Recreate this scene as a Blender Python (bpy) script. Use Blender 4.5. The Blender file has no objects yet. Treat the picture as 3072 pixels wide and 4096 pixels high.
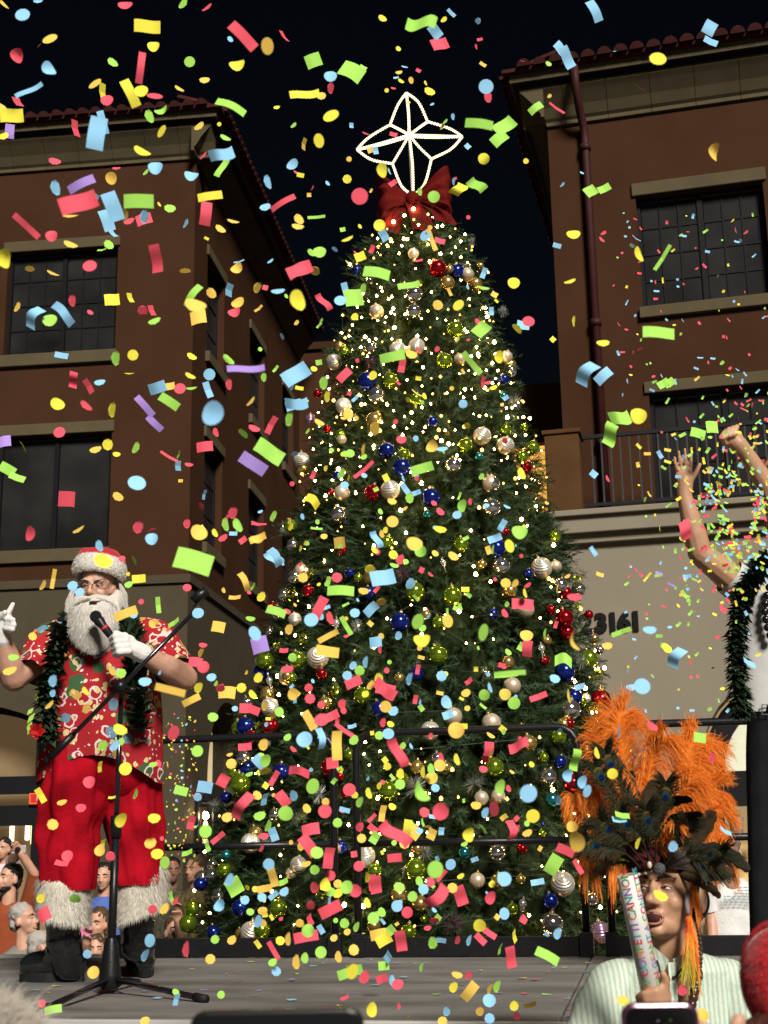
import bpy, bmesh, math, random
import numpy as np
from mathutils import Vector, Matrix, noise

# ------------------------------------------------------------------ camera
SC = bpy.context.scene
COL = SC.collection
PW, PH, PF = 3072, 4096, 5400.0            # photograph's pixel size, focal length in those pixels
TH, RO = math.radians(14.06), math.radians(1.0)
CAM = Vector((0, 0, 1.76))
CF = Vector((0, math.cos(TH), math.sin(TH)))
_r0 = Vector((1, 0, 0)); _u0 = Vector((0, -math.sin(TH), math.cos(TH)))
CR = _r0 * math.cos(RO) - _u0 * math.sin(RO)
CU = _u0 * math.cos(RO) + _r0 * math.sin(RO)
cam_d = bpy.data.cameras.new('camera'); cam = bpy.data.objects.new('camera', cam_d); COL.objects.link(cam)
cam_d.sensor_fit = 'HORIZONTAL'; cam_d.sensor_width = 36.0; cam_d.lens = 36.0 * PF / PW
cam_d.clip_start = 0.05; cam_d.clip_end = 2000
m3 = Matrix((CR, CU, -CF)).transposed()
cam.matrix_world = Matrix.Translation(CAM) @ m3.to_4x4()
SC.camera = cam
cam_d.dof.use_dof = True; cam_d.dof.focus_distance = 6.6; cam_d.dof.aperture_fstop = 12.0

# ------------------------------------------------------------------ night sky, one soft key light, exposure
SUN_AZ, SUN_EL = math.radians(18), math.radians(35)      # from behind the camera, a little to the right
world = bpy.data.worlds.new('World'); SC.world = world; world.use_nodes = True
wn = world.node_tree; wn.nodes.clear()
sky = wn.nodes.new('ShaderNodeTexSky'); sky.sky_type = 'NISHITA'; sky.sun_disc = False
sky.sun_elevation = SUN_EL; sky.sun_rotation = math.pi - SUN_AZ
bgn = wn.nodes.new('ShaderNodeBackground'); bgn.inputs['Strength'].default_value = 0.0009
wo = wn.nodes.new('ShaderNodeOutputWorld')
wn.links.new(sky.outputs[0], bgn.inputs[0]); wn.links.new(bgn.outputs[0], wo.inputs[0])
sl = bpy.data.lights.new('sun', 'SUN'); sl.energy = 5.0; sl.angle = math.radians(14); sl.color = (1.0, 0.955, 0.88)
sun = bpy.data.objects.new('sun', sl); COL.objects.link(sun)
sd = Vector((math.sin(SUN_AZ) * math.cos(SUN_EL), -math.cos(SUN_AZ) * math.cos(SUN_EL), math.sin(SUN_EL)))
sun.rotation_euler = sd.to_track_quat('Z', 'Y').to_euler()
SC.view_settings.view_transform = 'Standard'; SC.view_settings.look = 'None'
SC.view_settings.exposure = 0.3; SC.view_settings.gamma = 1.0
SC.cycles.use_denoising = True
SC.cycles.max_bounces = 5; SC.cycles.diffuse_bounces = 2; SC.cycles.glossy_bounces = 3
SC.cycles.transmission_bounces = 3; SC.cycles.transparent_max_bounces = 6
SC.cycles.caustics_reflective = False; SC.cycles.caustics_refractive = False
SC.cycles.sample_clamp_indirect = 4.0

# ------------------------------------------------------------------ pixel <-> world
def ray(px, py):
    return CF + CR * ((px - PW / 2) / PF) - CU * ((py - PH / 2) / PF)
def at(px, py, Y):
    d = ray(px, py); return CAM + d * (Y / d.y)
def onz(px, py, z):
    d = ray(px, py); return CAM + d * ((z - CAM.z) / d.z)
def proj(p):
    d = Vector(p) - CAM; z = d.dot(CF)
    return PW / 2 + PF * d.dot(CR) / z, PH / 2 - PF * d.dot(CU) / z, z
R = random.Random(11)
def V(*a): return Vector(a)

# ------------------------------------------------------------------ mesh building
class MB:
    def __init__(s): s.v = []; s.f = []; s.m = []
    def add(s, vs, fs, m=0):
        b = len(s.v); s.v.extend([tuple(p) for p in vs])
        s.f.extend([tuple(i + b for i in f) for f in fs]); s.m.extend([m] * len(fs)); return s
    def box(s, c, d, Rm=None, m=0):
        c = Vector(c); vs = []
        for z in (-.5, .5):
            for y in (-.5, .5):
                for x in (-.5, .5):
                    p = Vector((x * d[0], y * d[1], z * d[2]))
                    vs.append(c + (Rm @ p if Rm else p))
        return s.add(vs, [(0, 2, 3, 1), (4, 5, 7, 6), (0, 1, 5, 4), (2, 6, 7, 3), (0, 4, 6, 2), (1, 3, 7, 5)], m)
    def b6(s, x0, x1, y0, y1, z0, z1, m=0):
        return s.box(((x0 + x1) / 2, (y0 + y1) / 2, (z0 + z1) / 2), (x1 - x0, y1 - y0, z1 - z0), None, m)
    def tube(s, pts, r, n=8, m=0, cap=True, flat=1.0):
        pts = [Vector(p) for p in pts]; k = len(pts)
        rs = [r] * k if not hasattr(r, '__len__') else list(r)
        t0 = (pts[1] - pts[0]).normalized()
        a = t0.orthogonal().normalized(); vs = []
        for i in range(k):
            t = (pts[min(i + 1, k - 1)] - pts[max(i - 1, 0)])
            t = t.normalized() if t.length > 1e-9 else t0
            a = (a - t * a.dot(t)); a = a.normalized() if a.length > 1e-6 else t.orthogonal().normalized()
            b = t.cross(a)
            for j in range(n):
                w = 2 * math.pi * j / n
                vs.append(pts[i] + (a * math.cos(w) + b * math.sin(w) * flat) * rs[i])
        fs = []
        for i in range(k - 1):
            for j in range(n):
                j2 = (j + 1) % n
                fs.append((i * n + j, i * n + j2, (i + 1) * n + j2, (i + 1) * n + j))
        if cap:
            fs.append(tuple(range(n - 1, -1, -1))); fs.append(tuple((k - 1) * n + j for j in range(n)))
        return s.add(vs, fs, m)
    def lathe(s, prof, n=20, M=None, m=0, ms=None):
        vs = []; fs = []; k = len(prof)
        for (r, z) in prof:
            for j in range(n):
                w = 2 * math.pi * j / n; p = Vector((r * math.cos(w), r * math.sin(w), z))
                vs.append(M @ p if M else p)
        b = len(s.v); s.v.extend([tuple(p) for p in vs])
        for i in range(k - 1):
            for j in range(n):
                j2 = (j + 1) % n
                s.f.append((b + i * n + j, b + i * n + j2, b + (i + 1) * n + j2, b + (i + 1) * n + j))
                s.m.append(ms[i] if ms else m)
        return s
    def ell(s, c, rad, Rm=None, nu=16, nv=10, m=0):
        c = Vector(c); rad = (rad,) * 3 if not hasattr(rad, '__len__') else rad
        prof = []; vs = []; fs = []
        for i in range(nv + 1):
            ph = math.pi * i / nv - math.pi / 2
            for j in range(nu):
                w = 2 * math.pi * j / nu
                p = Vector((rad[0] * math.cos(ph) * math.cos(w), rad[1] * math.cos(ph) * math.sin(w), rad[2] * math.sin(ph)))
                vs.append(c + (Rm @ p if Rm else p))
        for i in range(nv):
            for j in range(nu):
                j2 = (j + 1) % nu
                fs.append((i * nu + j, i * nu + j2, (i + 1) * nu + j2, (i + 1) * nu + j))
        return s.add(vs, fs, m)
    def cap(s, p0, p1, r0, r1, n=12, m=0):          # tapered capsule
        p0 = Vector(p0); p1 = Vector(p1); d = p1 - p0
        if d.length < 1e-6: return s.ell(p0, r0, None, n, 8, m)
        t = d.normalized(); pts = []; rs = []
        for a in (-90, -60, -30): 
            w = math.radians(a); pts.append(p0 + t * (r0 * math.sin(w))); rs.append(max(r0 * math.cos(w), 1e-4))
        for q in (0, .33, .67, 1): pts.append(p0 + d * q); rs.append(r0 + (r1 - r0) * q)
        for a in (30, 60, 90):
            w = math.radians(a); pts.append(p1 + t * (r1 * math.sin(w))); rs.append(max(r1 * math.cos(w), 1e-4))
        return s.tube(pts, rs, n, m)
    def grid(s, fn, nu, nv, m=0, closed=False):
        vs = [fn(i / (nu if closed else nu - 1), j / (nv - 1)) for j in range(nv) for i in range(nu)]
        fs = []
        for j in range(nv - 1):
            for i in range(nu if closed else nu - 1):
                i2 = (i + 1) % nu
                fs.append((j * nu + i, j * nu + i2, (j + 1) * nu + i2, (j + 1) * nu + i))
        return s.add(vs, fs, m)
    def mesh(s, name, mats, off=(0, 0, 0), smooth=False):
        me = bpy.data.meshes.new(name)
        v = np.array(s.v, dtype=np.float32).reshape(-1, 3) - np.array(off, dtype=np.float32)
        me.from_pydata(v.tolist(), [], s.f)
        for mt in (mats if isinstance(mats, (list, tuple)) else [mats]): me.materials.append(mt)
        if any(s.m): me.polygons.foreach_set('material_index', s.m)
        if smooth: me.polygons.foreach_set('use_smooth', [True] * len(me.polygons))
        me.update(); return me
    def build(s, name, mats, parent=None, off=(0, 0, 0), smooth=False, bevel=0, loc=None):
        me = s.mesh(name, mats, off, smooth)
        return link(name, me, parent, loc, bevel)
def link(name, me, parent=None, loc=None, bevel=0):
    o = bpy.data.objects.new(name, me); COL.objects.link(o)
    if parent: o.parent = parent
    if loc is not None: o.location = loc
    if bevel:
        b = o.modifiers.new('bevel', 'BEVEL'); b.width = bevel; b.segments = 2; b.limit_method = 'ANGLE'
    return o
def tag(o, label=None, cat=None, group=None, kind=None):
    if label: o['label'] = label
    if cat: o['category'] = cat
    if group: o['group'] = group
    if kind: o['kind'] = kind
    return o
def root(name, loc, label=None, cat=None, group=None, kind=None, rz=0):
    o = bpy.data.objects.new(name, None); COL.objects.link(o); o.location = loc; o.rotation_euler = (0, 0, rz)
    o.empty_display_size = .1
    return tag(o, label, cat, group, kind)
def remesh(mb, voxel, smooth=2):
    me = mb.mesh('tmp', []); o = bpy.data.objects.new('tmp', me); COL.objects.link(o)
    r = o.modifiers.new('r', 'REMESH'); r.mode = 'VOXEL'; r.voxel_size = voxel
    if smooth:
        sm = o.modifiers.new('s', 'SMOOTH'); sm.iterations = smooth; sm.factor = .5
    dg = bpy.context.evaluated_depsgraph_get(); dg.update()
    out = bpy.data.meshes.new_from_object(o.evaluated_get(dg))
    bpy.data.objects.remove(o); bpy.data.meshes.remove(me); return out
def blob(name, mb, mat_, parent, off, voxel=.008, smooth=2, fold=None):
    me = remesh(mb, voxel, smooth); me.name = name
    me.materials.clear(); me.materials.append(mat_)
    n = len(me.vertices); co = np.empty(n * 3, np.float32); me.vertices.foreach_get('co', co); co = co.reshape(-1, 3)
    if fold:
        me.update(); no = np.empty(n * 3, np.float32); me.vertices.foreach_get('normal', no); no = no.reshape(-1, 3)
        amp, sx, sz = fold
        for i in range(n):
            c = co[i]
            h = noise.noise(Vector((c[0] * sx, c[1] * sx, c[2] * sz))) * amp + noise.noise(Vector((c[0] * sx * 2.3, c[1] * sx * 2.3, c[2] * sz * 2.3 + 9))) * amp * .4
            co[i] += no[i] * h
    co = co - np.array(off, np.float32); me.vertices.foreach_set('co', co.reshape(-1))
    me.polygons.foreach_set('use_smooth', [True] * len(me.polygons)); me.update()
    return link(name, me, parent)
def text_mesh(s, size, ext=0.0, align='CENTER', bold=0.0):
    cu = bpy.data.curves.new('t', 'FONT'); cu.body = s; cu.size = size; cu.extrude = ext; cu.align_x = align; cu.align_y = 'CENTER'
    cu.offset = bold; cu.resolution_u = 3
    o = bpy.data.objects.new('t', cu); COL.objects.link(o)
    dg = bpy.context.evaluated_depsgraph_get(); dg.update()
    me = bpy.data.meshes.new_from_object(o.evaluated_get(dg)); bpy.data.objects.remove(o); return me
def spline(pts, n):
    pts = [Vector(p) for p in pts]; out = []; k = len(pts)
    for i in range(n):
        t = i / (n - 1) * (k - 1); a = min(int(t), k - 2); f = t - a
        p0, p1, p2, p3 = pts[max(a - 1, 0)], pts[a], pts[a + 1], pts[min(a + 2, k - 1)]
        out.append(.5 * ((2 * p1) + (p2 - p0) * f + (2 * p0 - 5 * p1 + 4 * p2 - p3) * f * f + (3 * p1 - p0 - 3 * p2 + p3) * f ** 3))
    return out
def interp(x, xs, ys): return float(np.interp(x, xs, ys))

# ------------------------------------------------------------------ materials
MATS = {}
def mat(name, col, rough=.6, metal=0.0, var=0.0, vs=8.0, bump=0.0, bs=60.0, col2=None, emit=None, es=1.0, spec=.22, sheen=0.0, coat=0.0, trans=0.0, stretch=None, sss=0.0, transl=0.0):
    if name in MATS: return MATS[name]
    m = bpy.data.materials.new(name); m.use_nodes = True; nt = m.node_tree; N = nt.nodes; Lk = nt.links
    p = N['Principled BSDF']; out = N['Material Output']
    p.inputs['Base Color'].default_value = (*col, 1); p.inputs['Roughness'].default_value = rough
    p.inputs['Metallic'].default_value = metal; p.inputs['Specular IOR Level'].default_value = spec
    if sheen: p.inputs['Sheen Weight'].default_value = sheen; p.inputs['Sheen Roughness'].default_value = .4
    if coat: p.inputs['Coat Weight'].default_value = coat; p.inputs['Coat Roughness'].default_value = .08
    if trans: p.inputs['Transmission Weight'].default_value = trans
    if sss: p.inputs['Subsurface Weight'].default_value = sss; p.inputs['Subsurface Radius'].default_value = (.02, .008, .004); p.inputs['Subsurface Scale'].default_value = .6
    if emit: p.inputs['Emission Color'].default_value = (*emit, 1); p.inputs['Emission Strength'].default_value = es
    if var or bump:
        tc = N.new('ShaderNodeTexCoord'); src = tc.outputs['Object']
        if stretch:
            mp = N.new('ShaderNodeMapping'); mp.inputs['Scale'].default_value = stretch; Lk.new(src, mp.inputs[0]); src = mp.outputs[0]
    if var:
        nz = N.new('ShaderNodeTexNoise'); nz.inputs['Scale'].default_value = vs; nz.inputs['Detail'].default_value = 5; Lk.new(src, nz.inputs['Vector'])
        cr = N.new('ShaderNodeValToRGB'); c2 = col2 or tuple(c * (1 - var) for c in col); c1 = col if col2 else tuple(min(1, c * (1 + var)) for c in col)
        cr.color_ramp.elements[0].position = .3; cr.color_ramp.elements[1].position = .7
        cr.color_ramp.elements[0].color = (*c2, 1); cr.color_ramp.elements[1].color = (*c1, 1)
        Lk.new(nz.outputs['Fac'], cr.inputs[0]); Lk.new(cr.outputs[0], p.inputs['Base Color'])
    if bump:
        nb = N.new('ShaderNodeTexNoise'); nb.inputs['Scale'].default_value = bs; nb.inputs['Detail'].default_value = 4; Lk.new(src, nb.inputs['Vector'])
        bp = N.new('ShaderNodeBump'); bp.inputs['Strength'].default_value = bump; bp.inputs['Distance'].default_value = .02
        Lk.new(nb.outputs['Fac'], bp.inputs['Height']); Lk.new(bp.outputs[0], p.inputs['Normal'])
    if transl:
        tr = N.new('ShaderNodeBsdfTranslucent'); tr.inputs[0].default_value = (*col, 1)
        mx = N.new('ShaderNodeMixShader'); mx.inputs[0].default_value = transl
        Lk.new(p.outputs[0], mx.inputs[1]); Lk.new(tr.outputs[0], mx.inputs[2]); Lk.new(mx.outputs[0], out.inputs[0])
    MATS[name] = m; return m
def emis(name, col, s):
    if name in MATS: return MATS[name]
    m = bpy.data.materials.new(name); m.use_nodes = True; nt = m.node_tree; nt.nodes.clear()
    e = nt.nodes.new('ShaderNodeEmission'); e.inputs[0].default_value = (*col, 1); e.inputs[1].default_value = s
    o = nt.nodes.new('ShaderNodeOutputMaterial'); nt.links.new(e.outputs[0], o.inputs[0]); MATS[name] = m; return m

TERRA = mat('terracotta stucco', (.045, .0200, .0102), .9, var=.13, spec=.04, vs=.9, bump=.10, bs=60)  # base colour far below real terracotta, standing in for weak night light
TAN = mat('tan stucco trim', (.080, .063, .036), .9, spec=.05, var=.10, vs=2, bump=.1, bs=50)  # trim colour darkened in place of light falling off up the facade
TAUPE = mat('taupe stucco', (.205, .178, .132), .9, spec=.06, var=.05, vs=1.2, bump=.10, bs=60)  # wall colour lowered too, in place of weaker light
TAUPE2 = mat('dim taupe stucco', (.060, .048, .030), .9, spec=.05, var=.08, vs=2, bump=.25, bs=50)  # left building's taupe, its dimness put into the colour
GAP_IRON = mat('black iron and gap shade', (.010, .010, .011), .6, var=.2, vs=20, spec=.15)
TILE = mat('clay roof tile', (.046, .013, .011), .8, spec=.06, var=.3, vs=6, bump=.2, bs=30)
PIPE = mat('maroon painted pipe', (.036, .009, .009), .6, spec=.15, var=.15, vs=5)
GLASS = mat('dark window glass', (.016, .0155, .015), .3, spec=.06, var=.5, vs=1.1)
MUNT = mat('dark bronze sash', (.007, .007, .008), .5, spec=.1)
BLACK = mat('black powder coat', (.008, .008, .009), .36, spec=.3, var=.2, vs=30, bump=.05, bs=90)
# ================================================================== SETTING
PAVE = mat('plaza paving', (.10, .095, .09), .85, var=.25, vs=1.2, bump=.2, bs=25)
g = MB(); g.add([(-400, -400, 0), (400, -400, 0), (400, 400, 0), (-400, 400, 0)], [(0, 1, 2, 3)])
tag(g.build('ground', PAVE), kind='structure')

def panel_wall(mb, fn, u0, u1, z0, z1, ops, depth=.28, m=0, arches=()):
    us = sorted({u0, u1, *[o[0] for o in ops], *[o[1] for o in ops]}); zs = sorted({z0, z1, *[o[2] for o in ops], *[o[3] for o in ops]})
    us = [u for u in us if u0 <= u <= u1]; zs = [z for z in zs if z0 <= z <= z1]
    for i in range(len(us) - 1):
        for j in range(len(zs) - 1):
            cu, cz = (us[i] + us[i + 1]) / 2, (zs[j] + zs[j + 1]) / 2
            if any(o[0] < cu < o[1] and o[2] < cz < o[3] for o in ops): continue
            mb.add([fn(us[i], zs[j], 0), fn(us[i + 1], zs[j], 0), fn(us[i + 1], zs[j + 1], 0), fn(us[i], zs[j + 1], 0)], [(0, 1, 2, 3)], m)
    for k, (a, b, c, d) in enumerate(ops):
        sp = arches[k] if k < len(arches) and arches[k] else None
        edges = [((a, c), (a, sp or d)), ((b, sp or d), (b, c))]
        if not sp: edges.append(((a, d), (b, d)))
        if c > .01: edges.append(((b, c), (a, c)))
        for (p, q) in edges:
            mb.add([fn(p[0], p[1], 0), fn(q[0], q[1], 0), fn(q[0], q[1], depth), fn(p[0], p[1], depth)], [(0, 1, 2, 3)], m)
        if sp:
            K = 16; uc, rr, hh = (a + b) / 2, (b - a) / 2, d - sp
            for t in range(K):
                w0, w1 = math.pi * t / K, math.pi * (t + 1) / K
                A = (uc - rr * math.cos(w0), sp + hh * math.sin(w0)); B = (uc - rr * math.cos(w1), sp + hh * math.sin(w1))
                mb.add([fn(A[0], A[1], 0), fn(B[0], B[1], 0), fn(B[0], d, 0), fn(A[0], d, 0)], [(0, 1, 2, 3)], m)
                mb.add([fn(A[0], A[1], 0), fn(A[0], A[1], depth), fn(B[0], B[1], depth), fn(B[0], B[1], 0)], [(0, 1, 2, 3)], m)

def fbox(mb, fn, u0, u1, z0, z1, d0, d1, m=0):
    P = [fn(u, z, d) for d in (d0, d1) for z in (z0, z1) for u in (u0, u1)]
    mb.add(P, [(0, 1, 3, 2), (4, 6, 7, 5), (0, 4, 5, 1), (2, 3, 7, 6), (0, 2, 6, 4), (1, 5, 7, 3)], m)

def window(bld, fn, a, b, c, d, cols, rows, leaves=2, rec=.16, glass=GLASS, fr=.05, mun=.022, name='window'):
    f = MB(); fbox(f, fn, a, b, c, c + fr, rec - .03, rec + .04); fbox(f, fn, a, b, d - fr, d, rec - .03, rec + .04)
    fbox(f, fn, a, a + fr, c + fr, d - fr, rec - .028, rec + .038); fbox(f, fn, b - fr, b, c + fr, d - fr, rec - .028, rec + .038)
    lw = (b - a - 2 * fr) / leaves
    for l in range(1, leaves):
        x = a + fr + lw * l; fbox(f, fn, x - fr * .8, x + fr * .8, c + fr, d - fr, rec - .026, rec + .036)
    panes = []
    for l in range(leaves):
        x0 = a + fr + lw * l + (fr * .8 if l else 0); x1 = a + fr + lw * (l + 1) - (fr * .8 if l < leaves - 1 else 0)
        pw, ph = (x1 - x0) / cols, (d - c - 2 * fr) / rows
        for i in range(1, cols): fbox(f, fn, x0 + pw * i - mun / 2, x0 + pw * i + mun / 2, c + fr, d - fr, rec - .012, rec + .02)
        for j in range(1, rows): fbox(f, fn, x0, x1, c + fr + ph * j - mun / 2, c + fr + ph * j + mun / 2, rec - .010, rec + .018)
        for i in range(cols):
            for j in range(rows):
                panes.append((x0 + pw * i + mun / 2, x0 + pw * (i + 1) - mun / 2, c + fr + ph * j + mun / 2, c + fr + ph * (j + 1) - mun / 2))
    w = f.build(name, MUNT, bld)
    for (x0, x1, z0, z1) in panes:
        p = MB(); t = R.uniform(-.002, .002)
        fbox(p, fn, x0, x1, z0, z1, rec + .004 + t, rec + .010 + t); p.build('pane', glass, w)
    return w

def trim(bld, fn, a, b, z0, z1, out=.045, name='lintel', m=None):
    t = MB(); fbox(t, fn, a, b, z0, z1, -out, .02); return t.build(name, m or TAN, bld, bevel=.012)

def sweep(mb, path, prof, m=0, ms=None):        # path: list of functions outward-offset -> (x, y)
    K = len(path); b = len(mb.v)
    for (o, z) in prof:
        for p in path: x, y = p(o); mb.v.append((x, y, z))
    for i in range(len(prof) - 1):
        for k in range(K - 1):
            mb.f.append((b + i * K + k, b + i * K + k + 1, b + (i + 1) * K + k + 1, b + (i + 1) * K + k)); mb.m.append(ms[i] if ms else m)

def tile_mesh():
    t = MB(); n = 8; L = .52
    ring = lambda r, y, z0: [(r * math.cos(math.pi * k / n), y, z0 + r * math.sin(math.pi * k / n)) for k in range(n + 1)]
    o0, o1, i0, i1 = ring(.105, 0, 0), ring(.092, L, 0), ring(.088, 0, 0), ring(.076, L, 0)
    vs = o0 + o1 + i0 + i1; k = n + 1; fs = []
    for j in range(n):
        fs += [(j, j + 1, k + j + 1, k + j), (2 * k + j + 1, 2 * k + j, 3 * k + j, 3 * k + j + 1), (j + 1, j, 2 * k + j, 2 * k + j + 1)]
    fs.append(tuple(range(2 * k, 3 * k))); t.add(vs, fs); return t.mesh('roof_tile', TILE, smooth=False)
TILE_ME = tile_mesh()

def roof_tiles(bld, path_pts, out, z, slope=math.radians(20)):
    # path_pts: list of (x0,y0,x1,y1,outward angle) straight eave runs in local coordinates
    for (x0, y0, x1, y1, nx, ny) in path_pts:
        L = math.hypot(x1 - x0, y1 - y0); n = int(L / .235); rz = math.atan2(-ny, -nx) - math.pi / 2
        for row in range(2):
            for k in range(n):
                f = (k + .5) / n; x = x0 + (x1 - x0) * f; y = y0 + (y1 - y0) * f
                o = link('roof_tile', TILE_ME, bld); back = row * .44
                o.location = (x + nx * (out - back), y + ny * (out - back), z + back * math.tan(slope) + .03 * row + R.uniform(-.006, .006))
                o.rotation_euler = (slope + R.uniform(-.03, .03), 0, rz + R.uniform(-.02, .02))

def cornice(bld, runs, zb, path, over=.48, hi=True):
    prof = [(.36, zb + .50), (.36, zb + .57), (over - .02, zb + .57)]
    g1 = MB(); sweep(g1, path, prof); g1.build('shadow_gap', GAP_IRON, bld)  # black strip, shade of the eave gap and soffit put into its colour
    f = MB(); sweep(f, path, [(over - .03, zb + .56), (over, zb + .56), (over, zb + .70), (over - .03, zb + .70)]); f.build('fascia_board', TAN, bld)
    rf = MB(); sweep(rf, path, [(over - .04, zb + .685), (over + .10, zb + .685), (over + .10, zb + .74), (0, zb + .95), (-3.5, zb + 2.2)]); rf.build('roof', TILE, bld)
    roof_tiles(bld, runs, over + .16, zb + .72)
    for (x0, y0, x1, y1, nx, ny) in runs:      # cove panels
        L = math.hypot(x1 - x0, y1 - y0); n = max(1, round(L / .64)); tx, ty = (x1 - x0) / L, (y1 - y0) / L
        for k in range(n):
            a, b = L * k / n + .004, L * (k + 1) / n - .004; p = MB()
            cv = [(.0, 0), (.05, .0), (.05, .06), (.09, .10), (.17, .24), (.30, .40), (.355, .46), (.355, .52), (0, .52)]
            vs = []
            for s_ in (a, b):
                for (o, z) in cv: vs.append((x0 + tx * s_ + nx * o, y0 + ty * s_ + ny * o, zb + z))
            q = len(cv); fs = [(i, i + 1, q + i + 1, q + i) for i in range(q - 1)] + [tuple(range(q)), tuple(range(2 * q - 1, q - 1, -1))]
            p.add(vs, fs).build('cornice_panel', TAN, bld)

# ------------------------------------------------------------------ left building
YL = math.radians(6.5); PL = at(770, 1400, 22)
lb = root('corner_building', (PL.x, PL.y, 0), 'dim terracotta building with tan cornice behind the person in red trousers', 'building', rz=-YL)
FL = lambda u, z, d: (u, d, z)
SL = lambda w, z, d: (-d, w, z)
mb = MB()
panel_wall(mb, FL, -9, 0, 6.18, 13.86, [(-3.42, -1.39, 10.31, 12.28), (-3.42, -1.39, 6.78, 8.82), (-7.4, -5.4, 10.31, 12.28), (-7.4, -5.4, 6.78, 8.82)])
panel_wall(mb, SL, 0, 10.4, 6.18, 13.86, [(.95, 2.3, 10.55, 12.43), (4.6, 6.1, 10.55, 12.43), (.95, 2.3, 7.02, 8.94), (4.6, 6.1, 7.02, 8.94), (8.2, 9.6, 10.55, 12.43), (8.2, 9.6, 7.02, 8.94)])
mb.add([FL(-9, 13.86, 0), FL(0, 13.86, 0), FL(0, 13.86, 10.4), FL(-9, 13.86, 10.4)], [(0, 1, 2, 3)])
mb.build('wall', TERRA, lb)
mb = MB()
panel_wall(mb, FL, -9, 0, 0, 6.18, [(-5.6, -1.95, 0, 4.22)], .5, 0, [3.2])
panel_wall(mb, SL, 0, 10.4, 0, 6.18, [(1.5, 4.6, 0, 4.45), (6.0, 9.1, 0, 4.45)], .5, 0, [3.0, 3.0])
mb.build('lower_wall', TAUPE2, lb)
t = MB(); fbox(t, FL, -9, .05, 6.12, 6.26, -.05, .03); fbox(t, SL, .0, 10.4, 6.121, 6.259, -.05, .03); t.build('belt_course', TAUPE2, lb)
for (a, b, c, d, cl, rw, gl) in [(-3.42, -1.39, 10.31, 12.28, 3, 4, GLASS), (-3.42, -1.39, 6.78, 8.82, 1, 1, GLASS), (-7.4, -5.4, 10.31, 12.28, 3, 4, GLASS)]:
    window(lb, FL, a, b, c, d, cl, rw, 2); trim(lb, FL, a - .08, b + .04, d, d + .2); trim(lb, FL, a - .06, b + .04, c - .22, c, .08, 'sill')
for w0 in ((.95, 2.3), (4.6, 6.1), (8.2, 9.6)):
    for (c, d) in ((10.55, 12.43), (7.02, 8.94)):
        window(lb, SL, w0[0], w0[1], c, d, 2, 3, 1); trim(lb, SL, w0[0] - .06, w0[1] + .06, d, d + .2); trim(lb, SL, w0[0] - .06, w0[1] + .06, c - .2, c, .08, 'sill')
cornice(lb, [(-9, 0, .36, 0, 0, -1), (0, -.36, 0, 10.4, 1, 0)], 13.86, [lambda o: (-9, -o), lambda o: (o, -o), lambda o: (o, 10.4)])
# arched shop front on the left, lit inside
WARMIN = mat('warm glowing shop interior', (.14, .095, .05), .9, var=.4, vs=.9, emit=(1.0, .62, .28), es=.075)  # back wall gives off its own glow in place of room light
sf = MB(); fbox(sf, FL, -5.6, -1.95, 0, 4.2, .9, .95); sf.build('shop_interior', WARMIN, lb)
fr = MB()
for (u0, u1, z0, z1) in ((-5.6, -1.95, 2.76, 3.05), (-5.6, -1.95, 2.25, 2.58), (-2.66, -2.48, 0, 2.25), (-2.64, -2.50, 3.05, 3.98), (-3.72, -3.6, 0, 2.25), (-2.1, -1.95, 0, 2.25)):
    fbox(fr, FL, u0, u1, z0, z1, .40 + R.uniform(0, .004), .48)
K = 20
for k in range(K):
    w0, w1 = math.pi * k / K, math.pi * (k + 1) / K
    A = [(-3.775 - (1.825 - e) * math.cos(w), 3.2 + (1.02 - e) * math.sin(w)) for w in (w0, w1) for e in (0, .1)]
    fr.add([FL(*A[0], .41), FL(*A[1], .41), FL(*A[3], .41), FL(*A[2], .41), FL(*A[1], .47), FL(*A[3], .47)], [(0, 1, 2, 3), (1, 4, 5, 2)])
fr.build('shop_frame', BLACK, lb)
for (u0, z0, h_) in ((-2.93, 2.02, .26), (-2.83, 1.95, .36), (-3.2, 2.0, .3), (-2.30, 2.0, .3)):
    a = MB(); fbox(a, FL, u0, u0 + .075, z0, z0 + h_, .80, .86); a.build('shop_lamp', emis('warm shop lamp', (1, .80, .50), 2.2), lb, bevel=.02)
# side arch: lit window panel and wall lantern
LITW = mat('lit cream window', (.5, .4, .25), .8, var=.12, vs=1.2, emit=(1.0, .74, .36), es=.34)
wp = MB(); vs = []
arcp = [(1.98 + 1.29 * k / 10, 3.85 + .42 * math.sin(math.pi * k / 10)) for k in range(11)]
wp.add([SL(w, z, .35) for (w, z) in arcp] + [SL(3.27, 3.02, .35), SL(1.98, 3.02, .35)], [tuple(range(13))]); wp.build('lit_window', LITW, lb)
wb = MB(); fbox(wb, SL, 1.5, 4.6, 0, 3.0, .44, .47); wb.build('shop_door', BLACK, lb)
wb = MB(); fbox(wb, SL, 1.5, 4.6, 3.0, 4.45, .45, .48); wb.build('arch_infill', TAUPE2, lb)
ln = root('wall_lantern', (0, 0, 0), 'lit wall lantern with warm bulb beside the tree, left building', 'lantern')
lp = lb.matrix_basis.to_3x3() if False else Matrix.Rotation(-YL, 3, 'Z')
lc = Vector((PL.x, PL.y, 0)) + lp @ Vector((.16, .78, 2.2)); ln.location = lc; ln.rotation_euler = (0, 0, -YL)
a = MB(); a.b6(-.16, -.12, -.09, .09, -.42, .42); a.b6(-.13, .02, -.02, .02, .30, .34); a.build('backplate', BLACK, ln)
a = MB()
for (x, y) in ((-.10, -.10), (.10, -.10), (-.10, .10), (.10, .10)): a.b6(x - .012, x + .012, y - .012, y + .012, -.38, .38)
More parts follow.
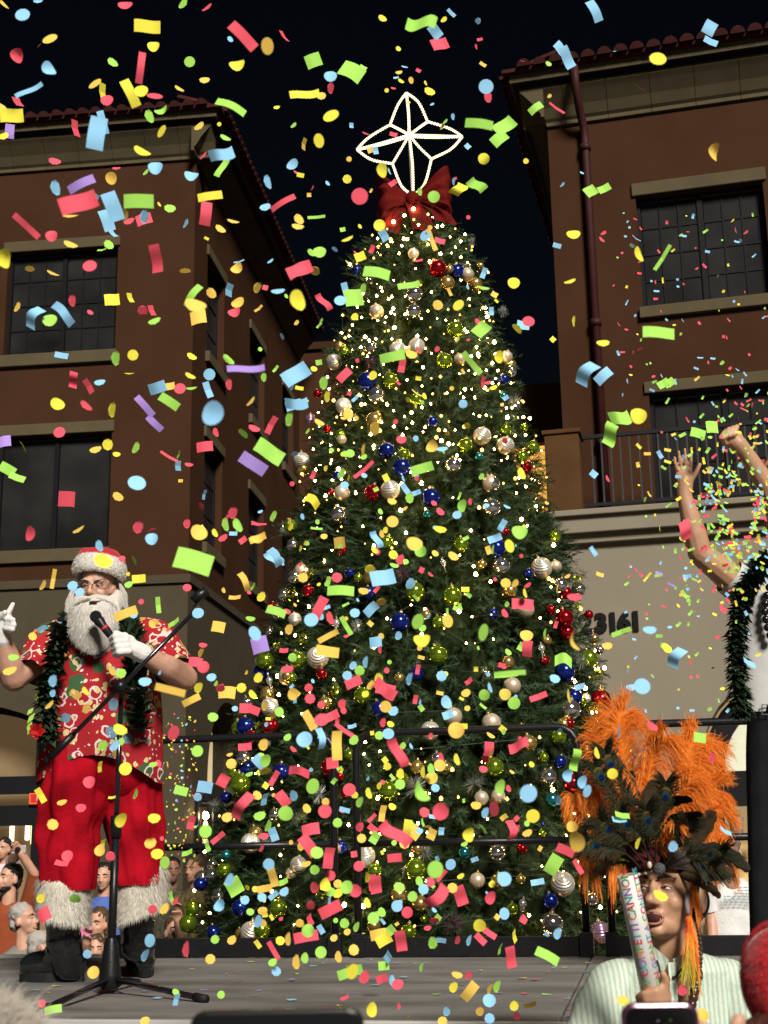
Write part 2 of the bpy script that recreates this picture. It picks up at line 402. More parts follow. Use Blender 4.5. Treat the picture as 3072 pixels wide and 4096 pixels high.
a.b6(-.12, .12, -.12, .12, .36, .40); a.b6(-.12, .12, -.12, .12, -.40, -.37); a.lathe([(.15, .40), (.05, .5), (.012, .55), (.001, .6)], 8); a.build('cage', BLACK, ln)
a = MB(); a.lathe([(.03, -.36), (.045, -.2), (.045, -.02), (.03, .06), (.001, .07)], 12); a.build('glass_tube', mat('frosted lamp glass', (.6, .5, .32), .5, emit=(1, .60, .22), es=2.6), ln, smooth=True)
a = MB(); a.ell((0, 0, .16), (.05, .05, .065), None, 12, 8); a.build('bulb', emis('lantern bulb', (1, .72, .38), 150), ln, smooth=True)
# exit sign in the shop
ex = root('exit_sign', (0, 0, 0), 'red lit exit sign in the shop front beside the red trousers', 'sign')
ex.location = Vector((PL.x, PL.y, 0)) + lp @ Vector((-2.44, .36, 2.68)); ex.rotation_euler = (0, 0, -YL)
a = MB(); a.b6(-.24, .24, -.03, .03, -.075, .075); a.build('housing', mat('exit red', (.35, .02, .015), .5, emit=(1, .05, .03), es=.12), ex)
a = MB(); a.b6(-.25, .25, -.04, -.028, -.085, -.068); a.b6(-.25, .25, -.04, -.028, .068, .085); a.b6(-.25, -.232, -.041, -.027, -.068, .068); a.b6(.232, .25, -.041, -.027, -.068, .068); a.build('border', emis('exit border', (1, .09, .04), 1.6), ex)
tm = text_mesh('EXIT', .13, .004); tm.materials.append(emis('exit letters', (1, .45, .3), 1.0)); o = link('lettering', tm, ex, (0, -.036, 0)); o.rotation_euler = (math.pi / 2, 0, 0)

# building behind, between the two
q0 = at(1215, 1390, 33.2); rb = root('rear_building', (q0.x, q0.y, 0), 'dim brown building in the gap left of the tree', 'building', rz=-YL)
mb = MB(); panel_wall(mb, FL, -1, 4.2, 0, q0.z, [(.6, 1.7, q0.z - 4.4, q0.z - 2.3)], .25); mb.add([FL(4.2, 0, 0), FL(4.2, 0, 6), FL(4.2, q0.z, 6), FL(4.2, q0.z, 0)], [(0, 1, 2, 3)]); mb.add([FL(-1, q0.z, 0), FL(4.2, q0.z, 0), FL(4.2, q0.z, 6), FL(-1, q0.z, 6)], [(0, 1, 2, 3)]); mb.build('wall', TERRA, rb)
window(rb, FL, .6, 1.7, q0.z - 4.4, q0.z - 2.3, 2, 3, 1); trim(rb, FL, -1.05, 4.25, q0.z - .1, q0.z + .1, .1, 'coping', TERRA)

# ------------------------------------------------------------------ right building
YR = math.radians(14); PR = at(2230, 1300, 18.5)
rt = root('numbered_building', (PR.x, PR.y, 0), 'terracotta and taupe building with balcony, numbered 23161', 'building', rz=-YR)
mb = MB()
panel_wall(mb, FL, 0, 8, 5.9, 12.37, [(1.24, 3.05, 9.28, 11.04), (1.24, 3.3, 5.95, 7.98), (5.2, 7.0, 9.28, 11.04)])
mb.add([FL(0, 5.9, 0), FL(0, 12.37, 0), FL(0, 12.37, 10), FL(0, 5.9, 10)], [(0, 1, 2, 3)]); mb.build('wall', TERRA, rt)
window(rt, FL, 1.24, 3.05, 9.28, 11.04, 3, 4, 2); trim(rt, FL, 1.19, 3.1, 11.04, 11.24); trim(rt, FL, 1.19, 3.12, 9.11, 9.28, .08, 'sill')
window(rt, FL, 1.24, 3.3, 5.95, 7.98, 3, 4, 2, name='balcony_door'); trim(rt, FL, 1.18, 3.36, 7.98, 8.15)
window(rt, FL, 5.2, 7.0, 9.28, 11.04, 3, 4, 2)
cornice(rt, [(-.36, 0, 8, 0, 0, -1), (0, 9.5, 0, -.36, -1, 0)], 12.36, [lambda o: (-o, 9.5), lambda o: (-o, -o), lambda o: (8, -o)])
dp = MB(); dp.tube([(.50, -.52, 13.05), (.50, -.50, 12.75), (.52, -.30, 12.45), (.55, -.10, 12.25), (.56, -.085, 12.0), (.56, -.085, 5.95)], .062, 12)
for z in (11.9, 9.1, 7.3): dp.lathe([(.066, z - .05), (.082, z - .05), (.082, z + .05), (.066, z + .05)], 12, Matrix.Translation((.56, -.085, 0)))
dp.build('downpipe', PIPE, rt, smooth=True)
GF = lambda u, z, d: (u, d - 1.0, z)
mb = MB()
panel_wall(mb, GF, -3.2, 8, 0, 5.66, [(1.62, 4.6, 0, 3.98)], .55, 0, [2.75])
mb.add([GF(-3.2, 5.66, 0), GF(8, 5.66, 0), GF(8, 5.66, 1), GF(-3.2, 5.66, 1)], [(0, 1, 2, 3)]); mb.build('lower_wall', TAUPE, rt)
le = MB()
for (z0, z1, o) in ((5.64, 5.76, .10), (5.76, 5.98, .20), (5.98, 6.06, .27)): fbox(le, GF, -3.2, 8, z0, z1 - .001, -o, 1.0)
le.build('balcony_ledge', TAUPE, rt, bevel=.012)
bp = MB(); fbox(bp, GF, -.14, .32, 6.06, 7.16, -.12, .34); fbox(bp, GF, -.17, .35, 7.16, 7.22, -.15, .37); bp.build('balcony_pier', mat('ochre stucco', (.075, .038, .015), .9, spec=.05, var=.1, vs=3, bump=.2, bs=40), rt, bevel=.01)
ra = MB(); fbox(ra, GF, .36, 8, 7.10, 7.15, .02, .07); fbox(ra, GF, .36, 8, 6.16, 6.20, .03, .06); br_rail = ra.build('balcony_rail', GAP_IRON, rt)
bmesh_ = MB(); bmesh_.box((0, 0, 0), (.022, .022, .90)); bme = bmesh_.mesh('baluster', mat('iron baluster', (.035, .033, .035), .45, var=.2, vs=20))
for k in range(34): link('baluster', bme, br_rail, GF(.48 + .125 * k, 6.65, .045))
wi = MB()
panel_wall(wi, lambda u, z, d: (u, d + 1.5, z), -3.2, 0, 5.9, 8.82, [(-1.6, -.22, 6.4, 7.86)], .2); wi.add([(-3.2, 1.5, 8.82), (0, 1.5, 8.82), (0, 6, 8.82), (-3.2, 6, 8.82)], [(0, 1, 2, 3)])
wi.build('side_wing', mat('brown stucco', (.042, .026, .015), .9, spec=.05, var=.1, vs=2, bump=.2, bs=40), rt)
ow = MB(); fbox(ow, lambda u, z, d: (u, d + 1.5, z), -1.6, -.22, 6.4, 7.86, .19, .21); ow.build('lit_window', emis('amber lit window', (1, .48, .08), .9), rt)
# street number
num = root('house_number', (0, 0, 0), 'black street number 23161 on the taupe wall beside the tree', 'sign')
num.location = Vector((PR.x, PR.y, 0)) + Matrix.Rotation(-YR, 3, 'Z') @ Vector((.96, -1.02, 4.565)); num.rotation_euler = (0, 0, -YR)
dx = 0.0
for ch in reversed('23161'):
    w = .085 if ch == '1' else .175
    tm = text_mesh(ch, .33, .012, 'CENTER', .018); tm.materials.append(mat('black numeral', (.008, .008, .008), .6, spec=.08))
    o = link('numeral', tm, num, (dx - w / 2, 0, 0)); o.rotation_euler = (math.pi / 2, 0, 0); dx -= w + .018
# shop front inside the right arch
sh = MB(); fbox(sh, GF, 1.4, 4.8, 0, 4.2, 1.3, 1.35); sh.build('shop_interior', mat('bright glowing shop interior', (.6, .45, .25), .8, var=.1, vs=1, emit=(1, .70, .33), es=.30), rt)  # interior panel glows by itself, standing in for shop lighting
al = MB(); arcs = [(3.1 - 1.24 * math.cos(math.pi * k / 20), 2.65 + 1.0 * math.sin(math.pi * k / 20)) for k in range(21)]
al.add([GF(u, z, .5) for (u, z) in arcs] , [tuple(range(21))]); al.build('fanlight', mat('pale fanlight', (.55, .55, .42), .3, var=.2, vs=2, emit=(1, .95, .7), es=.07), rt)
sfm = MB()
for (u0, u1, z0, z1) in ((1.62, 4.6, 2.22, 2.66), (1.62, 1.84, 0, 2.22), (4.4, 4.6, 0, 2.22), (2.9, 3.02, 0, 2.22)): fbox(sfm, GF, u0, u1, z0, z1, .42 + R.uniform(0, .004), .49)
for k in range(20):
    w0, w1 = math.pi * k / 20, math.pi * (k + 1) / 20
    A = [(3.1 - (1.48 - e) * math.cos(w), 2.66 + (1.29 - e) * math.sin(w)) for w in (w0, w1) for e in (0, .27)]
    sfm.add([GF(*A[0], .44), GF(*A[1], .44), GF(*A[3], .44), GF(*A[2], .44), GF(*A[1], .5), GF(*A[3], .5)], [(0, 1, 2, 3), (1, 4, 5, 2)])
sfm.build('shop_frame', BLACK, rt)
lg = MB(); fbox(lg, GF, 1.84, 2.9, 1.83, 1.88, .5, .75); lg.build('shop_shelf', mat('pale shelf', (.5, .42, .28), .6, var=.1, vs=4), rt)
SLAT = mat('glowing honey wall slat', (.55, .38, .16), .6, var=.15, vs=6, emit=(1, .62, .22), es=.16)  # slats carry a faint glow of their own for the inside light
for k in range(9):
    s_ = MB(); fbox(s_, GF, 1.86 + k * .115, 1.965 + k * .115, 0, 1.8, 1.0, 1.04); s_.build('wall_slat', SLAT, rt)
pp = root('potted_plant', Vector((PR.x, PR.y, 0)) + Matrix.Rotation(-YR, 3, 'Z') @ Vector((1.98, -.38, 1.88)), 'small grey pot with spiky green plant on the lit shop shelf', 'plant', rz=-YR)
a = MB(); a.lathe([(.001, 0), (.075, 0), (.095, .2), (.10, .21), (.085, .21), (.08, .18), (.001, .18)], 14); a.build('pot', mat('grey ceramic', (.22, .23, .25), .5, var=.1, vs=9), pp, smooth=True)
a = MB()
for k in range(22):
    w = R.uniform(0, 6.28); l = R.uniform(.1, .17); t_ = R.uniform(.02, .07); b_ = Vector((.03 * math.cos(w), .03 * math.sin(w), .18)); tip = b_ + Vector((t_ * math.cos(w), t_ * math.sin(w), l)); sdv = Vector((-math.sin(w), math.cos(w), 0)) * .008
    a.add([b_ - sdv, b_ + sdv, tip], [(0, 1, 2)])
a.build('leaves', mat('plant leaf', (.10, .16, .03), .5, transl=.2), pp)

# ------------------------------------------------------------------ stage
YS = math.radians(10.5); PB = onz(1800, 3825, 1.22); RS = Matrix.Rotation(-YS, 3, 'Z')
def stg(u, n, z): return Vector((PB.x, PB.y, 0)) + RS @ Vector((u, n, z))
st = root('stage', (PB.x, PB.y, 0), 'low stage with weathered dark grey plank deck and white front edge', 'stage', rz=-YS)
DECK = mat('weathered plywood deck', (.155, .147, .135), .85, var=.42, vs=1.6, bump=.3, bs=22, stretch=(.8, 2.4, 1))
for i in range(-3, 3):
    for (n0, n1) in ((-2.70, -1.385), (-1.375, -.012)):
        d = MB(); d.b6(.73 + 2.44 * i + .004, .73 + 2.44 * (i + 1) - .004, n0, n1, 1.19, 1.22 + R.uniform(-.002, .001)); d.build('deck_panel', DECK, st, bevel=.004)
ALU = mat('dull aluminium edge', (.50, .49, .47), .45, metal=.3, var=.12, vs=6)
e = MB(); e.b6(-6.6, 8.0, -2.735, -2.70, 1.06, 1.222); e.build('front_edge', ALU, st, bevel=.003)
e = MB(); e.b6(-6.6, -1.75, -.012, .03, 1.10, 1.236); e.build('back_edge', ALU, st, bevel=.003)
e = MB(); e.b6(-1.75, 8.0, -.01, .02, 1.10, 1.218); e.build('back_edge', BLACK, st)
e = MB(); e.b6(-6.5, 7.9, -2.69, -2.66, 0, 1.06); e.b6(-6.5, 7.9, -.06, -.04, 0, 1.1); e.build('skirt', mat('black stage skirt', (.010, .010, .011), .9, spec=.1, var=.3, vs=5, bump=.3, bs=12, stretch=(6, 6, .4)), st)
def guardrail(u0, u1, label):
    g_ = root('guardrail', stg((u0 + u1) / 2, -.05, 1.22), label, 'guardrail', 'black guardrails along the back of the stage', rz=-YS)
    h = (u1 - u0) / 2; r = .021; c = .1; H = 1.155
    pts = [(-h, 0, 0), (-h, 0, H - c)] + [(-h + c - c * math.cos(w), 0, H - c + c * math.sin(w)) for w in (math.radians(x) for x in (22, 45, 68))] + [(-h + c, 0, H)]
    pts += [(h - c, 0, H)] + [(h - c + c * math.sin(w), 0, H - c + c * math.cos(w)) for w in (math.radians(x) for x in (22, 45, 68))] + [(h, 0, H - c), (h, 0, 0)]
    a = MB(); a.tube(pts, r, 10); a.build('frame', BLACK, g_, smooth=True)
    a = MB(); a.tube([(-h + .015, 0, .575), (h - .015, 0, .575)], r * .9, 10); a.build('mid_rail', BLACK, g_, smooth=True)
    a = MB(); a.b6(-h + .02, h - .02, -.012, .012, .004, .10); a.build('toe_board', BLACK, g_, bevel=.003)
    for s_ in (-1, 1):
        a = MB(); a.b6(s_ * h - .035, s_ * h + .035, -.035, .035, 0, .12); a.build('foot_socket', BLACK, g_, bevel=.004)
guardrail(-1.77, -.60, 'black guardrail with two bars beside the red trousers')
guardrail(-.475, .71, 'black guardrail with rounded corners in front of the decorated tree')
guardrail(.84, 2.05, 'black guardrail behind the feather headdress')
# ================================================================== CHRISTMAS TREE
TY = 9.5
TZ = [0.2, 1.2, 1.95, 2.4, 3.05, 4.0, 4.7, 5.4, 6.0, 6.25, 6.42, 6.5]
TR = [1.68, 1.58, 1.45, 1.36, 1.18, .98, .79, .63, .48, .37, .20, .05]
TC = [.22, .22, .25, .27, .29, .29, .29, .28, .28, .28, .27, .27]
rz_ = lambda z: interp(z, TZ, TR)
cz_ = lambda z: interp(z, TZ, TC)
tree = root('christmas_tree', (.15, TY, 0), 'tall lit christmas tree with a red bow, standing behind the stage', 'tree')
toff = (.15, TY, 0)
rg = np.random.default_rng(5)
NEED1 = mat('dark fir needles', (.018, .035, .011), .7, spec=.08, var=.55, vs=3.0, transl=.12)
NEED2 = mat('blue green fir needles', (.052, .086, .043), .7, spec=.08, var=.45, vs=5.0, transl=.12)
def crown():
    n = 12500
    zz = []; 
    while len(zz) < n:
        z = rg.uniform(.35, 6.48)
        if rg.random() < (rz_(z) + .12) / 1.75: zz.append(z)
    zz = np.array(zz); th = rg.uniform(0, 2 * np.pi, n)
    front = np.sin(th) < .35                       # sin<0 faces the camera
    keep = front | (rg.random(n) < .35); zz, th = zz[keep], th[keep]; n = len(zz)
    r = np.interp(zz, TZ, TR) * rg.uniform(.90, 1.0, n) - .13 + .05 * np.sin(zz * 9 + th * 3) ; r = np.maximum(r, .02); cx = np.interp(zz, TZ, TC)
    base = np.stack([cx + r * np.cos(th), TY + r * np.sin(th), zz], 1)
    d = np.stack([np.cos(th), np.sin(th), rg.uniform(-.25, .55, n)], 1) + rg.normal(0, .38, (n, 3)); d /= np.linalg.norm(d, axis=1)[:, None]
    L = rg.uniform(.13, .23, n); K = 30
    side = np.cross(d, rg.normal(0, 1, (n, 3))); side /= np.linalg.norm(side, axis=1)[:, None]; up = np.cross(d, side)
    V_, F_ = [], []
    t = np.linspace(.08, 1.0, K)
    for k in range(K):
        p = base + d * (L * t[k])[:, None] + np.array([0, 0, -.035]) * t[k] ** 2
        a = rg.uniform(0, 2 * np.pi, n); nd = side * np.cos(a)[:, None] + up * np.sin(a)[:, None]
        nd = nd * rg.uniform(.55, .95, n)[:, None] + d * rg.uniform(.35, .8, n)[:, None]
        ln = rg.uniform(.032, .058, n)[:, None] * (1.15 - .45 * t[k])
        wv = np.cross(nd, d); wv /= (np.linalg.norm(wv, axis=1)[:, None] + 1e-9); wv *= .0034
        V_.append(np.stack([p - wv, p + wv, p + nd * ln], 1))
    vv = np.concatenate(V_, 0).reshape(-1, 3)
    # stems
    e = base + d * L[:, None] + np.array([0, 0, -.035]); sv = side * .005
    sm = np.stack([base - sv, base + sv, e], 1).reshape(-1, 3)
    vv = np.concatenate([vv, sm], 0) - np.array(toff)
    nf = len(vv) // 3
    me = bpy.data.meshes.new('crown'); me.vertices.add(len(vv)); me.vertices.foreach_set('co', vv.astype(np.float32).reshape(-1))
    me.loops.add(nf * 3); me.loops.foreach_set('vertex_index', np.arange(nf * 3, dtype=np.int32))
    me.polygons.add(nf); me.polygons.foreach_set('loop_start', np.arange(0, nf * 3, 3, dtype=np.int32)); me.polygons.foreach_set('loop_total', np.full(nf, 3, np.int32))
    me.materials.append(NEED1); me.materials.append(NEED2)
    mi = np.tile((rg.random(n) < .42).astype(np.int32), K + 1); me.polygons.foreach_set('material_index', mi)
    me.update(calc_edges=True); me.validate(); return link('crown', me, tree)
crown()
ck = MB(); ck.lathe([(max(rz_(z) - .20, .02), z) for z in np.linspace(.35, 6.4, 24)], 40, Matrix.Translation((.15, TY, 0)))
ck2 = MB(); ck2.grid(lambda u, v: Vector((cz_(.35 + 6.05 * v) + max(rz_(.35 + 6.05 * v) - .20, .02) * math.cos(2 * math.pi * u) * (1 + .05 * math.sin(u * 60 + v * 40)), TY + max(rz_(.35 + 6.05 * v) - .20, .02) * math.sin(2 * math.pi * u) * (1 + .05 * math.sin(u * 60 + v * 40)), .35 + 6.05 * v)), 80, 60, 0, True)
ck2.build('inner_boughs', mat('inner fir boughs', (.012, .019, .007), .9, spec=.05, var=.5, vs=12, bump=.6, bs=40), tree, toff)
tk = MB(); tk.tube([(.04, TY, 0), (.1, TY, 1), (.27, TY, 6.4)], [.14, .12, .03], 12); tk.build('trunk', mat('bark', (.07, .045, .03), .9, var=.3, vs=9, bump=.5, bs=20), tree, toff)

def tree_hit(px, py, off=.0):
    d = ray(px, py); best = None
    Y = 7.4
    while Y < 9.55:
        p = CAM + d * (Y / d.y); q = math.hypot(p.x - cz_(p.z), p.y - TY) - (rz_(p.z) + off)
        if q <= 0: return p
        if best is None or q < best[0]: best = (q, p.copy())
        Y += .012
    return best[1]

# ------------------------------------------------------------------ light string
lsr = root('light_string', (.15, TY, 0), 'string of warm white fairy lights wound around the christmas tree', 'lights')
pts = []; z = .55; a = 0.0
while z < 6.42:
    rr = rz_(z) + R.choice((R.uniform(-.02, .05), R.uniform(-.15, -.02)))
    if (abs(math.cos(a)) < .80 or R.random() < .35) and noise.noise(Vector((rr * math.cos(a) * 2.2, rr * math.sin(a) * 2.2, z * 2.2))) > (-.06 if z < 4.2 else -.40) + R.uniform(-.25, .25): pts.append(Vector((cz_(z) + rr * math.cos(a), TY + rr * math.sin(a), z + R.uniform(-.075, .075))))
    step = (.115 if z < 4.0 else .085) / max(rz_(z), .15); a += step * R.uniform(.4, 1.6); z += .135 * step / (2 * math.pi) * (1.25 if z < 4 else .75)
wr = MB(); wr.tube([p for i, p in enumerate(pts)], .0028, 3); wr.build('wire', mat('green cable', (.01, .02, .01), .6), lsr, toff)
BULB = emis('warm fairy bulb', (1.0, .60, .20), 80); BULB2 = emis('amber fairy bulb', (1.0, .55, .13), 4.5)
bm_ = MB(); bm_.lathe([(.0005, -.008), (.006, -.0055), (.0085, 0), (.006, .0065), (.0005, .011)], 8); bme = bm_.mesh('bulb', BULB, smooth=True); bme2 = bm_.mesh('bulb', BULB2, smooth=True)
vis = sorted([p for p in pts if p.y < TY - .1], key=lambda p: p.y)
R.shuffle(vis); part_b = vis[:300]; ids = {id(p) for p in part_b}
for p in part_b:
    o = link('bulb', R.choice((bme, bme, bme2)), lsr, p - Vector(toff)); s_ = R.choice((.6, .75, .9, 1.1, 1.5)); o.scale = (s_,) * 3
rest = MB()
for p in pts:
    if id(p) in ids: continue
    s_ = R.choice((.6, .75, .9, 1.1, 1.4)); rest.lathe([(.0005, -.008 * s_), (.0085 * s_, 0), (.0005, .011 * s_)], 6, Matrix.Translation(p), R.choice((0, 0, 1)))
o = rest.build('fairy_bulbs', [BULB, BULB2], lsr, toff); o['kind'] = 'stuff'

# ------------------------------------------------------------------ where-is-it phrases (used for labels)
MARKS = [(1625, 560, 'the lit star'), (1650, 800, 'the red bow'), (380, 2260, 'the white hat band'), (400, 2500, 'the white beard'), (480, 2580, 'the gloved hand holding the microphone'),
 (790, 2400, 'the empty microphone clip'), (30, 2460, 'the raised white glove'), (400, 2850, 'the red floral shirt'), (260, 3300, 'the baggy red trousers'), (590, 3330, 'the lantern side of the red trousers'), (250, 3600, 'the white fur cuff beside the crowd'), (570, 3580, 'the white fur cuff beside the guardrail'),
 (200, 3900, 'the black boot turned sideways'), (570, 3850, 'the black boot facing forward'), (440, 3880, 'the microphone stand base'), (800, 3985, 'the long foot of the microphone stand'), (780, 3260, 'the wall lantern'), (90, 3520, 'the crowd behind the stage'), (720, 3600, 'the crowd by the tree foot'),
 (250, 1200, 'the gridded window'), (230, 1950, 'the dark window above the white hat'), (400, 680, 'the tan cornice'), (820, 560, 'the corner of the tan cornice'), (1080, 1000, 'the receding tan eave'), (620, 1150, 'the brown corner wall'), (620, 1800, 'the brown wall below the gridded window'), (620, 2150, 'the brown wall above the microphone clip'), (860, 1250, 'the narrow upper side window'), (1030, 1550, 'the narrow far side window'), (850, 1950, 'the narrow lower side window'), (1020, 2200, 'the lowest side window'), (60, 460, 'the dark roof at the edge'),
 (900, 2700, 'the dark arch beside the tree'), (900, 2950, 'the lit arched window'), (2150, 330, 'the roof corner with the downpipe'), (2700, 420, 'the tan eave of the numbered building'), (2380, 1100, 'the maroon downpipe'), (2800, 950, 'the upper gridded window of the numbered building'), (2700, 1400, 'the wall below the upper sill'), (2750, 1750, 'the balcony door'), (2320, 1900, 'the ochre balcony pier'), (2480, 1950, 'the balcony balusters'), (2160, 1820, 'the amber lit window'), (2480, 2500, 'the black street number'), (2600, 2200, 'the taupe wall under the ledge'), (2700, 2700, 'the blank taupe wall'),
 (2750, 1900, 'the raised open hand'), (2900, 1750, 'the raised fist'), (2790, 2150, 'the raised elbow'), (2960, 2500, 'the dark green garland on the white shirt'),
 (2450, 2950, 'the tallest orange plume'), (2750, 3050, 'the orange plumes on the arch side'), (2420, 3250, 'the curled orange plume'), (2550, 3300, 'the peacock feathers'), (2750, 3400, 'the dark pheasant feathers'), (2510, 3550, 'the confetti cannon tube'), (2660, 3620, 'the face below the headdress'), (2450, 3950, 'the pale green shirt'), (2620, 4050, 'the purple phone'), (2740, 3800, 'the hanging feather earring'), (1100, 4040, 'the dark phone'), (2200, 3980, 'the deck seam'),
 (1900, 2930, 'the top bar of the tree guardrail'), (1440, 3250, 'the guardrail post'), (1340, 3300, 'the second guardrail post'), (1850, 3370, 'the mid bar of the tree guardrail'), (1000, 3400, 'the mid bar beside the trousers'), (900, 2980, 'the top bar beside the trousers'), (2330, 3600, 'the last post before the headdress'), (1700, 3780, 'the black toe board'), (1100, 3790, 'the toe board beside the boots'),
 (1600, 3900, 'the stage deck below the tree'), (1950, 4000, 'the front of the stage deck'), (1250, 3930, 'the deck behind the dark phone'), (200, 150, 'the night sky over the cornice'), (700, 250, 'the night sky over the roof corner'), (1150, 350, 'the night sky between roof and star'), (1300, 700, 'the night sky beside the red bow'), (1250, 120, 'the top of the night sky'), (1800, 130, 'the sky above the star'), (2020, 450, 'the dark sky strip beside the downpipe roof'), (2080, 1100, 'the sky strip beside the tree top'), (2080, 1380, 'the sky above the side wing'), (2420, 120, 'the sky above the roof tiles'), (2820, 130, 'the sky above the far roof tiles'),
 (1640, 1080, 'the top of the tree'), (1430, 1250, 'the upper edge of the tree by the side eave'), (1850, 1250, 'the upper tree edge by the sky strip'), (1650, 1450, 'the upper middle of the tree'), (1350, 1620, 'the tree edge by the far side window'), (1950, 1650, 'the tree edge by the side wing'), (1600, 1750, 'the dark middle of the tree'), (1250, 1850, 'the tree edge by the brown wall'), (2050, 1850, 'the tree edge by the amber window'), (1550, 2000, 'the middle of the tree'), (1300, 2200, 'the tree edge by the lowest side window'), (1900, 2150, 'the tree beside the ochre pier'), (1600, 2300, 'the broad middle of the tree'), (2100, 2350, 'the tree edge by the ledge'), (1150, 2450, 'the tree edge by the dark arch'), (1450, 2550, 'the lower middle of the tree'), (1850, 2500, 'the lower tree by the street number'), (2250, 2500, 'the tree edge by the street number'), (1100, 2750, 'the low tree edge by the dark arch'), (1350, 2800, 'the low tree above the second guardrail post'), (1650, 2780, 'the low tree above the top bar'), (2050, 2780, 'the low tree by the tallest plume'), (1000, 3150, 'the low tree by the wall lantern'), (1200, 3150, 'the low tree between the guardrails'), (1600, 3150, 'the tree framed by the guardrail'), (1950, 3150, 'the tree framed near the rounded rail corner'), (2200, 3150, 'the rounded rail corner'), (1000, 3600, 'the tree foot beside the crowd'), (1250, 3600, 'the tree foot below the mid bar'), (1600, 3550, 'the tree foot in the guardrail frame'), (1900, 3600, 'the tree foot near the deck'), (2180, 3600, 'the tree foot near the last post')]
SEEN = {}
def place_phrase(px, py):
    ds = sorted((math.hypot(px - a, py - b), a, b, n) for (a, b, n) in MARKS)
    def rel(e):
        d, a, b, n = e
        if d < 60: return 'in front of ' + n
        ang = math.degrees(math.atan2(b - py, px - a))
        w = 'above' if 45 <= ang < 135 else 'below' if -135 < ang <= -45 else 'to the right of' if -45 < ang < 45 else 'to the left of'
        return w + ' ' + n
    return rel(ds[0]), ds[1][3], ds[2][3]
def unique_label(desc, px, py):
    a, b, c = place_phrase(px, py)
    for cand in (f'{desc} {a}', f'{desc} {a}, towards {b}', f'{desc} {a}, towards {c}'):
        if len(cand.split()) <= 16 and cand not in SEEN: SEEN[cand] = 1; return cand
    for e in sorted((math.hypot(px - u_, py - v_), n_) for (u_, v_, n_) in MARKS)[1:9]:
        cand = f'{desc} not far from {e[1]}'
        if len(cand.split()) <= 16 and cand not in SEEN: SEEN[cand] = 1; return cand
    return cand

# ------------------------------------------------------------------ baubles
def om(n, c, r, mt=.85, **k): return mat(n, c, r, mt, **k)
OM = {'G': om('lime foil', (.30, .46, .03), .16), 'B': om('blue foil', (.025, .045, .38), .16), 'R': om('red foil', (.45, .012, .02), .16), 'S': om('silver mirror', (.72, .70, .68), .10, .95),
      'W': om('champagne pearl', (.58, .47, .33), .38, .5), 'K': om('ridged silver', (.66, .60, .50), .30, .6), 'g': om('gold foil', (.62, .42, .12), .22), 'P': om('ridged purple', (.32, .20, .30), .25, .7), 'E': om('teal foil', (.04, .28, .33), .18),
      'T': om('silver tinsel', (.52, .55, .50), .28, .7), 'N': om('plum tinsel', (.16, .08, .12), .35, .5), 'L': om('lime tinsel', (.48, .52, .04), .22, .8), 'I': om('silver glitter', (.75, .72, .66), .2, .8)}
CAPM = mat('gold bauble cap', (.6, .45, .2), .3, .9)
def ball_mesh(k):
    m = MB()
    if k in 'KP':
        pr = []
        for i in range(61):
            ph = math.pi * i / 60; q = 1 + .035 * math.sin(i * 1.25); pr.append((max(math.sin(ph) * q, .0005), -math.cos(ph) * q))
        m.lathe(pr, 28, Matrix.Rotation(.9, 4, 'X') if k == 'K' else None)
    else: m.ell((0, 0, 0), 1, None, 28, 18)
    return m.mesh('bauble_' + k, OM[k], smooth=True)
BM = {k: ball_mesh(k) for k in 'GBRSWKgPE'}
cm = MB(); cm.lathe([(.001, .0), (.20, 0), (.20, .16), (.16, .2), (.001, .2)], 12); cm.tube([(.09 * math.cos(w), 0, .28 + .09 * math.sin(w)) for w in np.linspace(0, 6.28, 12)], .02, 5); CAPME = cm.mesh('cap', CAPM, smooth=True)
def burst_mesh(k):
    m = MB(); q = random.Random(3)
    for i in range(110):
        d = Vector((q.gauss(0, 1), q.gauss(0, 1) - .6, q.gauss(0, 1))).normalized(); s_ = d.orthogonal().normalized() * .022; l = q.uniform(.7, 1.0)
        m.add([d * .03 - s_, d * .03 + s_, d * l + s_ * .5, d * l - s_ * .5], [(0, 1, 2, 3)])
    return m.mesh('burst_' + k, OM[k])
def leafy_mesh():
    m = MB(); q = random.Random(4)
    for i in range(46):
        d = Vector((q.gauss(0, 1), q.gauss(0, 1) - .5, q.gauss(0, 1))).normalized(); a_ = d.orthogonal().normalized(); b_ = d * q.uniform(.3, .9); s_ = q.uniform(.12, .2)
        t_ = (a_ * q.uniform(-1, 1) + d.cross(a_) * q.uniform(-1, 1)).normalized(); n_ = d.cross(t_).normalized()
        m.add([b_ - t_ * s_, b_ + n_ * s_ * .5, b_ + t_ * s_ + d * .1, b_ - n_ * s_ * .5], [(0, 1, 2, 3)])
    return m.mesh('tinsel_pick', OM['L'])
def drop_mesh():
    m = MB(); m.lathe([(.001, 1.0), (.08, .95), (.1, .7), (.35, .5), (.42, .2), (.25, -.1), (.12, -.4), (.05, -.8), (.001, -1.3)], 14); return m.mesh('drop', OM['I'], smooth=True)
BM['T'] = burst_mesh('T'); BM['N'] = burst_mesh('N'); BM['L'] = leafy_mesh(); BM['I'] = drop_mesh()
DESC = {'G': 'shiny lime green bauble', 'B': 'shiny dark blue bauble', 'R': 'shiny red bauble', 'S': 'mirror silver bauble', 'W': 'pearly champagne bauble', 'K': 'silver bauble with spiral ridges', 'g': 'gold bauble', 'P': 'ridged purple bauble', 'E': 'teal bauble',
        'T': 'silver tinsel burst', 'N': 'plum tinsel burst', 'L': 'lime tinsel spray', 'I': 'silver drop ornament'}
